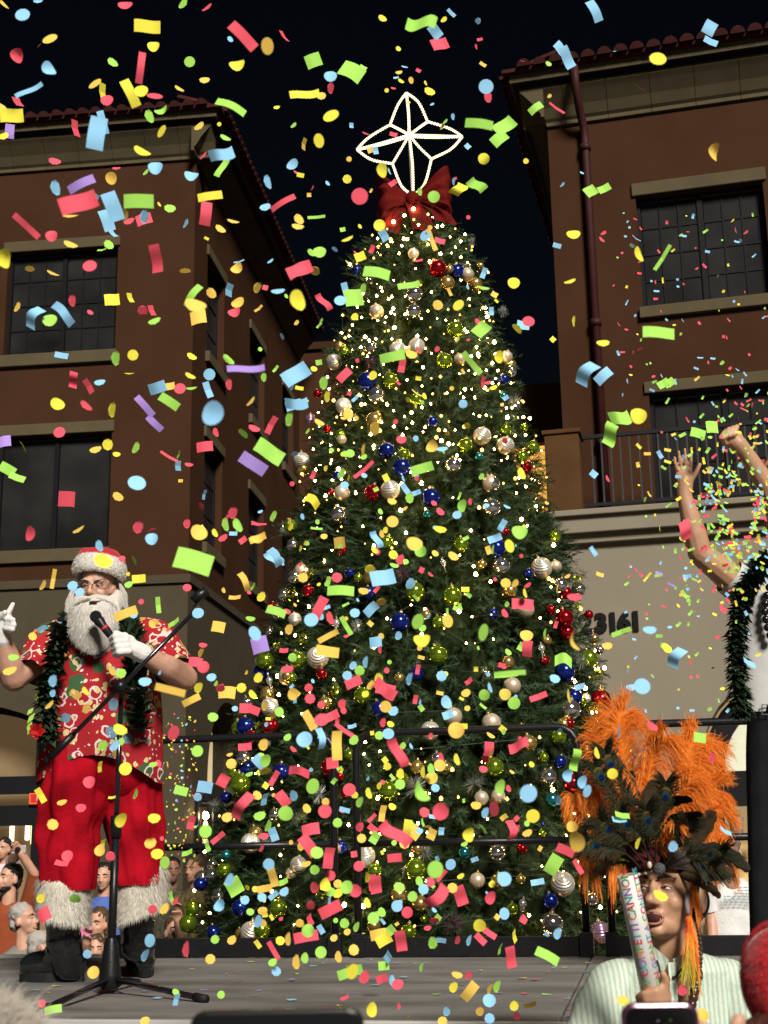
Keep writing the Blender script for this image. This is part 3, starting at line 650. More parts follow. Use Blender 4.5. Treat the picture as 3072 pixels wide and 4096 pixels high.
ORN = [(1000, 900, .8439, "R890,207,42 W1030,235,32 g945,210,20 g1090,195,20 W600,410,35 S780,330,40 S775,410,35 G972,495,40 K700,590,38 K790,575,38 G920,645,40 K398,650,38 G445,600,25 W995,635,28 W1215,625,30 B555,740,45 G665,735,38 B1205,730,25 E1200,810,20 S600,808,40 G785,825,28 g590,925,40 B865,932,25 K1100,1000,42 G1210,970,30 K1210,1045,42 G1340,1055,32 R365,968,20 B650,1070,40 B720,1150,45 G1020,1045,35 E1085,1100,20 G1290,1100,28 K245,1115,38 K665,1255,45 W435,1270,38 W1140,1225,40 B855,1285,40 R320,800,20 P285,920,25 N570,650,45 S575,580,30 T1200,410,34 T1255,840,44 T1050,80,30 R385,1265,15 B415,1190,22 G1300,960,20"),
 (1000, 1900, .874, "S1105,40,38 B830,105,42 S408,180,38 S1105,150,42 G185,235,32 S195,320,28 R420,345,25 G625,310,35 G965,320,35 B1130,335,42 E1215,330,12 K1335,425,47 R1445,540,30 R1440,655,42 S205,465,32 S155,548,28 R265,530,28 B545,540,30 G755,535,45 G925,555,45 B685,675,46 g805,640,25 G865,675,32 g1190,530,32 W1260,615,42 R1550,640,22 G70,850,42 G220,845,40 K310,835,50 G860,825,45 g1180,857,30 B1440,900,48 G1550,840,42 R328,910,26 g170,920,25 W1200,965,40 W1105,1135,45 R1605,1030,48 S1465,1075,48 G1520,1035,20 B590,1070,38 W930,1105,42 K825,1170,42 R92,1150,38 K90,1060,40 S130,630,32 K205,660,30 S90,715,18 L1500,480,40 L1500,600,40 L120,780,34 L390,990,44 L280,450,32 G515,1010,40 N700,450,45 I885,410,34 I90,950,40 T490,690,36 G1395,280,28 R1170,260,18 S1600,800,22 E810,180,18"),
 (600, 2700, .5425, "B705,380,70 S690,610,55 G665,805,80 B965,715,65 B560,905,45 G1470,590,45 S920,1030,45 R1400,750,35 K740,1240,70 B370,1545,50 G280,1835,68 B660,1715,60 G945,1720,68 B465,1895,50 K745,1900,80 T480,970,70 T1250,880,80 R1440,870,40 K1590,1330,70 E560,1330,40 L1120,1050,50"),
 (1300, 2700, .7233, "G350,640,55 T505,620,75 T825,600,80 W865,680,40 G935,510,55 S620,460,35 G500,1075,60 g525,1265,45 S950,985,48 g955,1140,42 K1315,1155,65 B1245,1250,45 G1035,1295,35 S1250,1380,68 S1470,1240,38 P1520,1425,60 N705,1370,85 E770,985,35 R1090,960,30 G1200,875,22 B1205,828,12 G1210,455,28 G1290,340,45 E1255,690,40 K215,1015,50 g510,960,35 R1350,270,30 G545,1350,20 g1080,1130,28 g270,1390,40")]
for (ox, oy, sc, s_) in ORN:
    for e in s_.split():
        k = e[0]; x, y, r = (float(q) for q in e[1:].split(',')); px, py = ox + sc * x, oy + sc * y
        p = tree_hit(px, py, .02 if k in 'TNLI' else .03); depth = (p - CAM).dot(CF); rad = sc * r * depth / PF
        nm = {'T': 'tinsel_burst', 'N': 'tinsel_burst', 'L': 'tinsel_spray', 'I': 'drop_ornament'}.get(k, 'bauble')
        o = link(nm, BM[k], None, p); o.scale = (rad,) * 3; o.rotation_euler = (R.uniform(-.35, .35), R.uniform(-.35, .35), R.uniform(-.5, .5))
        tag(o, unique_label(DESC[k], px, py), 'ornament', 'ornaments hung on the christmas tree')
        if nm == 'bauble': link('cap', CAPME, o, (0, 0, .97))

q3 = random.Random(21)
for i in range(170):                                    # smaller picks tucked between the larger ornaments
    z = q3.choice((q3.uniform(.9, 6.1), q3.uniform(1.2, 3.6)))
    if q3.random() > rz_(z) / 1.5: continue
    w = -math.pi / 2 + q3.uniform(-1.5, 1.5); k = q3.choice('ggSSLLTRGGBBWKI'); rr = rz_(z) + q3.uniform(-.03, .03); p = Vector((cz_(z) + rr * math.cos(w), TY + rr * math.sin(w), z)); px, py, dp_ = proj(p)
    nm = {'T': 'tinsel_burst', 'L': 'tinsel_spray', 'I': 'drop_ornament'}.get(k, 'bauble'); o = link(nm, BM[k], None, p); o.scale = (q3.uniform(.030, .058) * (1.15 if k in 'TLI' else 1),) * 3; o.rotation_euler = (q3.uniform(-.3, .3), q3.uniform(-.3, .3), q3.uniform(-.5, .5))
    tag(o, unique_label('small ' + DESC[k], px, py), 'ornament', 'ornaments hung on the christmas tree')
    if nm == 'bauble': link('cap', CAPME, o, (0, 0, .97))
# ------------------------------------------------------------------ star topper and bow
def bc(x, y, Y=TY): return at(1300 + .4522 * x, 300 + .4522 * y, Y)
star = root('star_topper', bc(775, 1060), 'four pointed wire star outlined in glowing white rope light', 'star')
so = tuple(star.location)
T, L_, R_, B_ = bc(720, 158), bc(283, 660, TY - .06), bc(1215, 545, TY + .05), bc(780, 1065)
I1, I2, I3, I4 = bc(575, 440), bc(908, 412), bc(597, 785), bc(942, 742)
Cf, Cb = bc(745, 530, TY - .13), bc(742, 545, TY + .13)
ROPE = emis('white rope light', (1.0, .80, .42), 2.3); WIRE = mat('star wire', (.3, .28, .24), .4, .8)
segs = [(T, I1), (T, I2), (T, Cf), (T, Cb), (L_, I1), (L_, I3), (L_, Cf), (L_, Cb), (R_, I2), (R_, I4), (R_, Cf), (R_, Cb), (B_, I3), (B_, I4), (B_, Cf), (I1, Cf), (I2, Cf), (I3, Cf), (I4, Cf)]
for (p, q) in segs:
    n = max(6, int((q - p).length / .0085)); mid = (p + q) / 2; ctr = (Cf + Cb) / 2; dv = mid - ctr; dv.y = 0; mid = mid + dv * (.13 if (p in (T, L_, R_, B_) and q in (I1, I2, I3, I4)) else .0) + Vector((R.uniform(-.012, .012), 0, R.uniform(-.012, .012)))
    P = spline([p, mid, q], n); a = MB(); a.tube(P, [.0060 + .0055 * (i % 2) for i in range(n)], 6); a.build('rope_light', ROPE, star, so, smooth=True)
a = MB(); a.tube([B_ + Vector((0, .02, -.25)), Cb], .008, 6); a.build('mast', WIRE, star, so)
bow = root('bow', bc(770, 1120, TY - .12), 'large dark red velvet bow at the top of the christmas tree', 'bow'); bo = tuple(bow.location)
VEL = mat('dark red velvet', (.095, .006, .005), .85, spec=.06, var=.3, vs=7, bump=.3, bs=30)
kn = bc(770, 1120, TY - .16)
def loop(sx, Lx, ztop, zbot, tilt):
    def fn(u, v):
        s_ = math.sin(math.pi * u); x = sx * Lx * (s_ ** .8) ; y = -.13 * math.sin(2 * math.pi * u) * (1 if u < .5 else 1); zc = tilt * s_
        z = zc + (ztop * s_ + .035) * (v - .5) * 2 if v > .5 else zc + (zbot * s_ + .035) * (v - .5) * 2
        pl = .018 * math.sin(v * 17 + u * 3) * s_
        return kn + Vector((x + pl * .6, y + pl - .02, z))
    m = MB(); m.grid(fn, 24, 18); return m
for (sx, Lx, zt, zb, ti) in ((-1, .26, .10, .17, .03), (1, .29, .15, .13, .06)):
    loop(sx, Lx, zt, zb, ti).build('ribbon_loop', VEL, bow, bo, smooth=True)
def tail(p0, p1, p2, w):
    P = spline([p0, p1, p2], 12); m = MB()
    def fn(u, v):
        i = min(int(v * 11), 11); c = P[i]; return c + Vector(((u - .5) * w * (1 + v * .4), -.02 - .02 * math.cos(u * 9) - .01 * math.sin(v * 7), .02 * math.sin(u * 6) * v))
    m.grid(fn, 12, 12); return m
tail(kn, bc(840, 1260, TY - .3), bc(880, 1390, TY - .36), .13).build('ribbon_tail', VEL, bow, bo, smooth=True)
tail(kn, bc(1000, 1210, TY - .25), bc(1070, 1320, TY - .3), .12).build('ribbon_tail', VEL, bow, bo, smooth=True)
tail(kn, bc(640, 1260, TY - .25), bc(560, 1400, TY - .32), .11).build('ribbon_tail', VEL, bow, bo, smooth=True)
a = MB(); a.ell(kn + Vector((0, -.06, 0)), (.05, .05, .055), None, 14, 10); a.build('knot', VEL, bow, bo, smooth=True)
# ================================================================== PEOPLE
def merge(mb, sub, M):
    mb.add([M @ Vector(v) for v in sub.v], sub.f, 0)
def head_prims(mb, M, ears=True, neck=True):
    s = MB(); E = lambda c, r: s.ell(c, r, None, 14, 10)
    E((0, .012, .035), (.074, .092, .083)); E((0, -.028, -.028), (.063, .064, .075)); E((0, -.042, -.078), (.044, .045, .034)); E((0, -.076, -.098), (.021, .017, .015))
    for q in (-1, 1):
        E((q * .037, -.060, -.030), (.024, .024, .024)); E((q * .030, -.080, .024), (.027, .014, .009)); E((q * .0125, -.098, -.036), (.009, .010, .008))
        E((q * .031, -.073, .001), (.016, .013, .0125))
        if ears: E((q * .077, .010, -.015), (.010, .022, .033))
    s.cap((0, -.090, .012), (0, -.112, -.031), .009, .013, 8)
    E((0, -.086, -.060), (.024, .014, .007)); E((0, -.085, -.074), (.021, .013, .007))
    if neck: s.cap((0, .022, -.08), (0, .035, -.21), .053, .060)
    merge(mb, s, M)
EYEW = mat('eye white', (.75, .72, .68), .25); EYED = mat('dark iris', (.03, .02, .015), .15); BROW = mat('dark brow hair', (.02, .015, .012), .8); LIP = mat('lip', (.34, .15, .11), .5); MOUTH = mat('mouth inside', (.05, .012, .012), .7)
def face(parent, off, M, brow=BROW, mouth=0.0, lips=True, look=(0, 0)):
    for q in (-1, 1):
        e = MB(); e.ell((q * .031, -.0800, .000), (.0105, .0085, .0052), None, 14, 10); e.ell((q * .031 + look[0], -.0862, .0005 + look[1] * .5), (.0052, .0032, .0046), None, 10, 8, 1)
        s = MB(); merge(s, e, M); s.m = e.m; s.build('eye', [EYEW, EYED], parent, off, smooth=True)
        b = MB(); b.tube([(q * .012, -.097, .020), (q * .03, -.097, .029), (q * .052, -.082, .022)], [.003, .0045, .002], 6); s = MB(); merge(s, b, M); s.build('eyebrow', brow, parent, off, smooth=True)
        ld = MB(); ld.tube([(q * .018, -.0870, .002), (q * .031, -.0905, .0062), (q * .045, -.083, .002)], [.0018, .0032, .0018], 6); s = MB(); merge(s, ld, M); s.build('eyelid', MATS.get('skin', LIP), parent, off, smooth=True)
    if lips:
        l = MB(); h = mouth
        l.tube([(.024 * math.cos(w) , -.0985 + .012 * abs(math.cos(w)), -.068 - h * .4 + (.0065 + h) * math.sin(w)) for w in np.linspace(0, 2 * math.pi, 17)], .0036, 6); s = MB(); merge(s, l, M); s.build('lips', LIP, parent, off, smooth=True)
        if mouth:
            o = MB(); o.ell((0, -.0935, -.068 - h * .4), (.020, .008, .004 + h), None, 12, 8); s = MB(); merge(s, o, M); s.build('mouth', MOUTH, parent, off, smooth=True)
def rotm(rx=0, ry=0, rz=0):
    return Matrix.Rotation(math.radians(rz), 4, 'Z') @ Matrix.Rotation(math.radians(ry), 4, 'Y') @ Matrix.Rotation(math.radians(rx), 4, 'X')
SKIN = mat('skin', (.46, .25, .17), .5, spec=.4, var=.16, vs=14, sss=.12, bump=.06, bs=90)
SKIN2 = mat('warm tan skin', (.42, .23, .135), .5, spec=.4, var=.08, vs=12, sss=.15, bump=.04, bs=90)
SKIN3 = mat('brown skin', (.24, .12, .075), .5, var=.12, vs=14, sss=.08)

def strands(mb, pairs, w, seg=5, m=0, wav=.004, q=R):          # pairs: list of (p0, pm, p1)
    for (a, b, c) in pairs:
        P = spline([a, b, c], seg + 1); ph = q.uniform(0, 6.28); sd_ = Vector((q.uniform(-1, 1), q.uniform(-.4, .4), q.uniform(-.2, .2))).normalized()
        vs = []
        for i, p in enumerate(P):
            t = i / seg; ww = w * (1 - .75 * t) * .5; o = sd_ * (wav * math.sin(ph + t * 9) * t)
            tn = (P[min(i + 1, seg)] - P[max(i - 1, 0)]); sv = tn.cross(Vector((0, 1, 0))); sv = sv.normalized() if sv.length > 1e-8 else Vector((1, 0, 0))
            vs += [p + o - sv * ww, p + o + sv * ww]
        mb.add(vs, [(2 * i, 2 * i + 1, 2 * i + 3, 2 * i + 2) for i in range(seg)], m if not callable(m) else m())
def loft(mb, secs, n=40, m=0, fold=.0, fk=5, seed=0, nv=30, bottom=None):
    # secs: list of (center, rx, ry) from top to bottom, smoothed
    C = [Vector(s_[0]) for s_ in secs]; P = spline(C, nv); k = len(secs)
    ts = np.linspace(0, k - 1, nv); rx = np.interp(ts, range(k), [s_[1] for s_ in secs]); ry = np.interp(ts, range(k), [s_[2] for s_ in secs])
    def fn(u, v):
        i = min(int(round(v * (nv - 1))), nv - 1); w = 2 * math.pi * u; cx, sx = math.cos(w), math.sin(w)
        f = 1.0
        if fold:
            f += fold * (1.25 * noise.noise(Vector((cx * 2.6 + seed, sx * 2.6, v * 2.0 + seed))) + .22 * math.sin(fk * w + seed + 1.5 * math.sin(v * 4 + seed)) * (.3 + v) + 1.3 * noise.noise(Vector((cx * 2.2 + seed, sx * 2.2, v * 4.5 + seed))) + .3 * noise.noise(Vector((cx * 5 + seed, sx * 5, v * 5))))
        z = P[i].z
        if bottom: z = P[0].z + (z - P[0].z) * bottom(w)
        return Vector((P[i].x + rx[i] * f * cx, P[i].y + ry[i] * f * sx, z))
    mb.grid(fn, n, nv, m, True); return mb
def fur(mb, base_fn, n, ln, w, down=.8, q=R, m=0):
    # base_fn(u,v)->(point, normal)
    for i in range(n):
        p, nn = base_fn(q.random(), q.random()); d = (nn * q.uniform(.35, .9) + Vector((q.uniform(-.4, .4), q.uniform(-.3, .3), -down * q.uniform(.5, 1.2)))).normalized()
        l = ln * q.uniform(.6, 1.25); sv = d.cross(nn); sv = (sv.normalized() if sv.length > 1e-6 else Vector((1, 0, 0))) * w * .5
        md = p + d * l * .55 + nn * l * .12; tp = p + d * l
        mb.add([p - sv, p + sv, md + sv * .8, md - sv * .8, tp], [(0, 1, 2, 3), (3, 2, 4)], m if not callable(m) else m())
def garland(name, path, n, label, r=.03, ll=.055, mats=None, extra=None, q=R):
    path = [Vector(p) for p in path]; P = spline(path, 70); g_ = root(name, P[-1], label, 'garland'); off = tuple(P[-1])
    c = MB(); c.tube(P[::3] + [P[-1]], r * .55, 8); c.build('cord', mats[0], g_, off)
    lf = MB()
    for i in range(n):
        k = q.randrange(1, 69); p = P[k]; t = (P[k + 1] - P[k - 1]).normalized(); d = Vector((q.gauss(0, 1), q.gauss(0, 1) - .5, q.gauss(0, 1))); d = (d - t * d.dot(t)).normalized()
        d = (d + t * q.uniform(.1, .9)).normalized(); s_ = d.cross(t).normalized() * ll * .27; l = ll * q.uniform(.6, 1.2); b = p + d * r * .3; nrm = d.cross(s_).normalized() * l * .1
        lf.add([b, b + d * l * .45 + s_ + nrm, b + d * l, b + d * l * .45 - s_ + nrm], [(0, 1, 2, 3)], q.choice((0, 0, 1)))
    lf.build('leaves', mats, g_, off)
    if extra: extra(g_, off)
    return g_

# ------------------------------------------------------------------ person in red shirt and red trousers (front left)
SY = 6.2
sp_ = root('person', onz(390, 3915, 1.22), 'white bearded person in red floral shirt, red trousers and black boots speaking on stage', 'person')
so_ = tuple(sp_.location)
HM = Matrix.Translation(at(388, 2352, 6.12)) @ rotm(4, 3, -4) @ Matrix.Scale(1.02, 4)
shR, elR, wrR = at(598, 2545, 6.2), at(738, 2712, 6.02), at(568, 2612, 5.86)
shL, elL, wrL = at(240, 2570, 6.2), at(55, 2715, 6.06), at(12, 2560, 5.96)
b = MB(); head_prims(b, HM)
b.cap(at(400, 2580, 6.24), at(400, 2960, 6.24), .11, .12); b.cap(shL + V(.05, .02, -.05), shR + V(-.05, .02, -.05), .05, .05)
for (s_, e_, w_) in ((shR, elR, wrR), (shL, elL, wrL)): b.cap(s_, e_, .065, .058); b.cap(e_, e_.lerp(w_, .35), .060, .060); b.cap(e_.lerp(w_, .35), w_, .060, .038)
for (h_, k_, a_) in ((at(310, 3020, 6.22), at(275, 3430, 6.2), at(255, 3780, 6.24)), (at(500, 3020, 6.22), at(545, 3430, 6.32), at(550, 3780, 6.4))): b.cap(h_, k_, .07, .05); b.cap(k_, a_, .05, .04)
blob('body', b, SKIN, sp_, so_, .0075, 2)
face(sp_, so_, HM, mat('grey brow hair', (.42, .38, .34), .9), 0, False)
# floral shirt
def floral():
    m = bpy.data.materials.new('red floral print cotton'); m.use_nodes = True; nt = m.node_tree; N = nt.nodes; L = nt.links; p = N['Principled BSDF']; p.inputs['Roughness'].default_value = .75; p.inputs['Specular IOR Level'].default_value = .1
    tc = N.new('ShaderNodeTexCoord'); nz = N.new('ShaderNodeTexNoise'); nz.inputs['Scale'].default_value = 16; nz.inputs['Detail'].default_value = 2; L.new(tc.outputs['Object'], nz.inputs['Vector'])
    mx = N.new('ShaderNodeMix'); mx.data_type = 'VECTOR'; mx.inputs[0].default_value = .045; L.new(tc.outputs['Object'], mx.inputs[4]); L.new(nz.outputs['Color'], mx.inputs[5]); src = mx.outputs[1]
    base = N.new('ShaderNodeTexNoise'); base.inputs['Scale'].default_value = 5; L.new(tc.outputs['Object'], base.inputs['Vector'])
    rp = N.new('ShaderNodeValToRGB'); rp.color_ramp.elements[0].color = (.26, .012, .016, 1); rp.color_ramp.elements[1].color = (.37, .020, .026, 1); L.new(base.outputs['Fac'], rp.inputs[0]); cur = rp.outputs[0]
    def layer(scale, lo, hi, sel, col, seed, ring=None):
        nonlocal cur
        mp = N.new('ShaderNodeMapping'); mp.inputs['Location'].default_value = (seed, seed * 1.7, seed * .6); L.new(src, mp.inputs[0])
        v = N.new('ShaderNodeTexVoronoi'); v.inputs['Scale'].default_value = scale; L.new(mp.outputs[0], v.inputs['Vector'])
        def cmp(op, a, bval):
            c = N.new('ShaderNodeMath'); c.operation = op; L.new(a, c.inputs[0]); c.inputs[1].default_value = bval; return c.outputs[0]
        a = cmp('LESS_THAN', v.outputs['Distance'], hi)
        if lo > 0:
            b_ = cmp('GREATER_THAN', v.outputs['Distance'], lo); mm = N.new('ShaderNodeMath'); mm.operation = 'MULTIPLY'; L.new(a, mm.inputs[0]); L.new(b_, mm.inputs[1]); a = mm.outputs[0]
        sx = N.new('ShaderNodeSeparateColor'); L.new(v.outputs['Color'], sx.inputs[0]); s_ = cmp('GREATER_THAN', sx.outputs[0], sel); mm = N.new('ShaderNodeMath'); mm.operation = 'MULTIPLY'; L.new(a, mm.inputs[0]); L.new(s_, mm.inputs[1])
        mc = N.new('ShaderNodeMix'); mc.data_type = 'RGBA'; L.new(mm.outputs[0], mc.inputs[0]); L.new(cur, mc.inputs[6]); mc.inputs[7].default_value = (*col, 1); cur = mc.outputs[2]
    layer(11, 0, .42, .5, (.045, .10, .04), 3.1)
    layer(14, .34, .43, .22, (.62, .50, .46), 7.7)
    layer(15, 0, .36, .6, (.50, .30, .07), 1.3)
    layer(30, 0, .34, .60, (.60, .46, .20), 5.5)
    layer(15, .05, .36, .80, (.12, .22, .30), 9.2)
    layer(44, 0, .24, .68, (.68, .58, .52), 2.4)
    L.new(cur, p.inputs['Base Color']); return m
FLORAL = floral()
yz = [(2462, 330, 470), (2485, 268, 560), (2520, 225, 620), (2600, 205, 632), (2720, 195, 638), (2850, 180, 645), (3000, 168, 642), (3140, 160, 640)]
secs = [(at((a + c) / 2, y, SY), (c - a) / 2 / 872, (c - a) / 2 / 872 * (.55 if y < 2500 else .62 if y < 2650 else .72 if y > 2800 else .68)) for (y, a, c) in yz]
sm = MB(); loft(sm, secs, 64, 0, .035, 9, 2.0, 44, lambda w: 1.0 - .155 * (abs(math.sin(w)) ** 2.2))
for P_, rs in (((at(520, 2525, 6.2), at(620, 2555, 6.17), at(672, 2640, 6.1), at(694, 2698, 6.04)), (.072, .092, .090, .090)), ((at(300, 2535, 6.2), at(205, 2570, 6.17), at(160, 2640, 6.11), at(132, 2692, 6.07)), (.072, .092, .090, .092))):
    Q = spline(P_, 14); rr = np.interp(np.linspace(0, 3, 14), range(4), rs); k0 = len(sm.v); sm.tube(Q, list(rr), 28, 0, False)
    for i in range(k0, len(sm.v)):
        v_ = Vector(sm.v[i]); sm.v[i] = tuple(v_ + Vector((noise.noise(v_ * 14), noise.noise(v_ * 14 + Vector((5, 0, 0))), noise.noise(v_ * 11 + Vector((0, 9, 0))))) * .018)
sm.build('shirt', FLORAL, sp_, so_, smooth=True)
VELV = mat('red velvet', (.29, .003, .010), .85, spec=.06, var=.35, vs=9, bump=.2, bs=50)
for i_, (rows, Yl, sd2) in enumerate((([(2960, 200, 430), (3100, 172, 440), (3230, 162, 415), (3330, 158, 392), (3430, 160, 380), (3560, 176, 372)], 6.15, 1.0), ([(2960, 390, 625), (3100, 385, 634), (3230, 405, 640), (3330, 428, 643), (3430, 445, 650), (3540, 462, 648)], 6.25, 4.0))):
    t = MB(); loft(t, [(at((a + c) / 2, y, Yl), (c - a) / 2 / 868, (c - a) / 2 / 868 * .9) for (y, a, c) in rows], 96, 0, .13, 7, sd2, 56); t.build('trouser_leg', VELV, sp_, so_, smooth=True)
t = MB(); t.ell(at(405, 3060, 6.22), (.25, .18, .20), None, 24, 14); t.build('trouser_seat', VELV, sp_, so_, smooth=True)
FURM = [mat('cream fur', (.70, .65, .55), .9, transl=.25), mat('darker cream fur', (.58, .53, .44), .9, transl=.2), mat('white fur tips', (.80, .77, .70), .9, transl=.3)]  # second tone is a darker cream for the base and random strands
for (y0, y1, a, c, Yl, tl) in ((3515, 3660, 172, 338, 6.15, -.02), (3500, 3645, 478, 652, 6.28, .045)):
    c0, c1 = at((a + c) / 2, y0, Yl), at((a + c) / 2, y1, Yl); rx = (c - a) / 2 / 868; ry = rx * .9; t = MB()
    loft(t, [(c0, rx * .9, ry * .9), (c0.lerp(c1, .1), rx, ry), (c0.lerp(c1, .5), rx * 1.04, ry * 1.04), (c1, rx, ry), (c1 + V(0, 0, -.005), rx * .8, ry * .8)], 40, 1, .03, 5, 3, 16)
    def bf(u, v, c0=c0, c1=c1, rx=rx, ry=ry, tl=tl):
        w = 2 * math.pi * u; p = c0.lerp(c1, v * 1.0); nn = Vector((math.cos(w), math.sin(w), 0)); return p + Vector((rx * 1.02 * nn.x, ry * 1.02 * nn.y, tl * nn.x)), nn
    fur(t, bf, 15000, .052, .0022, 1.7, m=lambda: R.choice((0, 0, 0, 1, 2))); t.build('fur_cuff', FURM, sp_, so_)
LEATH = mat('black leather', (.009, .009, .010), .17, spec=.6, var=.3, vs=20, bump=.12, bs=35, coat=.3)
SOLE = mat('black rubber sole', (.012, .012, .013), .6)
def boot(shaft_top, ankle, heel, toe, w):
    bt = MB(); bt.cap(shaft_top, ankle, .080, .074); bt.cap(ankle, ankle.lerp(heel, .55), .074, .066)
    hz = heel.copy(); hz.z += .07; tz = toe.copy(); tz.z += .062; bt.cap(hz, hz.lerp(tz, .5) + V(0, 0, .012), .062, .060); bt.cap(hz.lerp(tz, .5) + V(0, 0, .012), tz, .060, .052); bt.cap(ankle, hz.lerp(tz, .5) + V(0, 0, .025), .066, .058)
    o = blob('boot', bt, LEATH, sp_, so_, .007, 3, (.009, 6, 17))
    d = (toe - heel); d.z = 0; L = d.length + .1; d.normalize(); s_ = Vector((-d.y, d.x, 0)); out = []
    for i in range(24):
        a = 2 * math.pi * i / 24; out.append(heel - d * .05 + d * (L * (.5 + .5 * math.cos(a))) + s_ * (.052 * math.sin(a) * (1.05 if math.cos(a) > 0 else .9)))
    sl_ = MB(); vs = [(p.x, p.y, 1.222) for p in out] + [(p.x, p.y, 1.262) for p in out]
    sl_.add(vs, [(i, (i + 1) % 24, 24 + (i + 1) % 24, 24 + i) for i in range(24)] + [tuple(range(23, -1, -1)), tuple(range(24, 48))]); sl_.build('sole', SOLE, o, so_)
hl, to = onz(295, 3925, 1.222), onz(120, 3925, 1.222)
boot(at(252, 3640, 6.2), at(258, 3790, 6.22), hl, to, .1)
hl, to = onz(552, 3872, 1.222), onz(582, 3905, 1.222); to.y -= .02; hl.y += .02
boot(at(545, 3630, 6.34), at(555, 3790, 6.4), hl, to, .1)
# gloves
GLOVE = mat('white cotton glove', (.62, .60, .57), .85, bump=.12, bs=110, var=.08, vs=30)
gl = MB(); gl.ell(at(505, 2582, 5.82), (.045, .034, .050), rotm(0, 25, 0).to_3x3()); gl.cap(at(520, 2590, 5.83), at(572, 2615, 5.86), .040, .043)
for i in range(4):
    kx, ky = 478 + 5 * i, 2542 + 21 * i; gl.cap(at(kx + 22, ky, 5.79), at(kx - 18, ky + 4, 5.765), .0155, .0145); gl.cap(at(kx - 18, ky + 4, 5.765), at(kx - 34, ky + 14, 5.80), .0145, .013); gl.cap(at(kx - 34, ky + 14, 5.80), at(kx - 20, ky + 20, 5.835), .013, .012)
gl.cap(at(505, 2550, 5.79), at(462, 2532, 5.79), .016, .013)
blob('glove', gl, GLOVE, sp_, so_, .0052, 1)
gl = MB(); gl.ell(at(14, 2490, 5.93), (.046, .03, .052)); gl.cap(at(10, 2520, 5.94), at(12, 2560, 5.96), .037, .044)
gl.cap(at(24, 2468, 5.92), at(40, 2440, 5.92), .014, .013); gl.cap(at(40, 2440, 5.92), at(52, 2416, 5.92), .013, .010)
for (x, y) in ((44, 2480), (48, 2500), (42, 2518)): gl.cap(at(x - 18, y - 4, 5.9), at(x + 8, y, 5.88), .014, .013); gl.cap(at(x + 8, y, 5.88), at(x, y + 10, 5.9), .013, .012)
gl.cap(at(0, 2470, 5.9), at(20, 2450, 5.88), .015, .012)
blob('glove', gl, GLOVE, sp_, so_, .0055, 1)
# beard, moustache, hair
BEARD = [mat('white beard', (.60, .56, .50), .75, transl=.2), mat('grey beard', (.48, .44, .38), .75), mat('bright beard', (.70, .67, .62), .75, transl=.2)]
bb = MB(); bb.ell(at(388, 2475, 6.05), (.092, .08, .105), None, 20, 14); bb.ell(at(385, 2420, 6.07), (.10, .08, .05), None, 18, 10); bb.ell(at(385, 2520, 6.02), (.085, .05, .07), None, 18, 10); bb.ell(at(312, 2440, 6.13), (.03, .04, .08), None, 12, 8); bb.ell(at(468, 2415, 6.13), (.03, .04, .07), None, 12, 8)
ob = blob('beard', bb, BEARD[1], sp_, so_, .009, 2)
sb = MB(); prs = []
for i in range(9500):
    s_ = R.uniform(-1, 1); q = R.random(); x0 = 388 + 92 * s_ * (.75 + .25 * q); y0 = 2406 + 75 * q * q + 8 * (1 - abs(s_)) - 34 * abs(s_)
    ln = (150 - 70 * s_ * s_) * R.uniform(.4, 1.18); x1 = 380 + 88 * s_ * R.uniform(.7, 1.25) - 10; y1 = min(y0 + ln + 35, 2612 - 60 * s_ * s_ + R.uniform(-26, 8)); Yf = 5.962 + .10 * s_ * s_ - .012 * q
    a, c = at(x0, y0, Yf + .01), at(x1, y1, Yf - .01 + .02 * R.random()); mdl = a.lerp(c, .5) + V(0, -.018 + R.uniform(-.01, .01), 0); prs.append((a, mdl, c))
for i in range(420):                                         # moustache
    q = R.choice((-1, 1)); t = R.random(); a = at(378 + q * 6 + q * 30 * t, 2391 + 8 * t, 5.975 + .02 * t); c = at(378 + q * (45 + 45 * t), 2417 + 18 * t + R.uniform(-6, 6), 6.0 + .03 * t); prs.append((a, a.lerp(c, .5) + V(0, -.014, .008), c))
for i in range(1800):                                         # side hair
    q = R.choice((-1, 1)); t = R.random(); x0 = 392 + q * (80 + 10 * t); a = at(x0, 2318 + 40 * t, 6.13 + .05 * R.random()); c = at(x0 + q * R.uniform(-4, 26) - (14 if q < 0 else 0), 2395 + 80 * R.random() + (45 if q < 0 else 0), 6.12 + .05 * R.random()); prs.append((a, a.lerp(c, .5) + V(q * .016, -.01, 0), c))
strands(sb, prs, .0019, 6, lambda: R.choice((0, 0, 1, 1, 2)), .011); sb.build('beard_strands', BEARD, sp_, so_)
mo = MB(); mo.ell(at(373, 2409, 5.962), (.020, .008, .007), None, 12, 8); mo.build('mouth', MOUTH, sp_, so_)
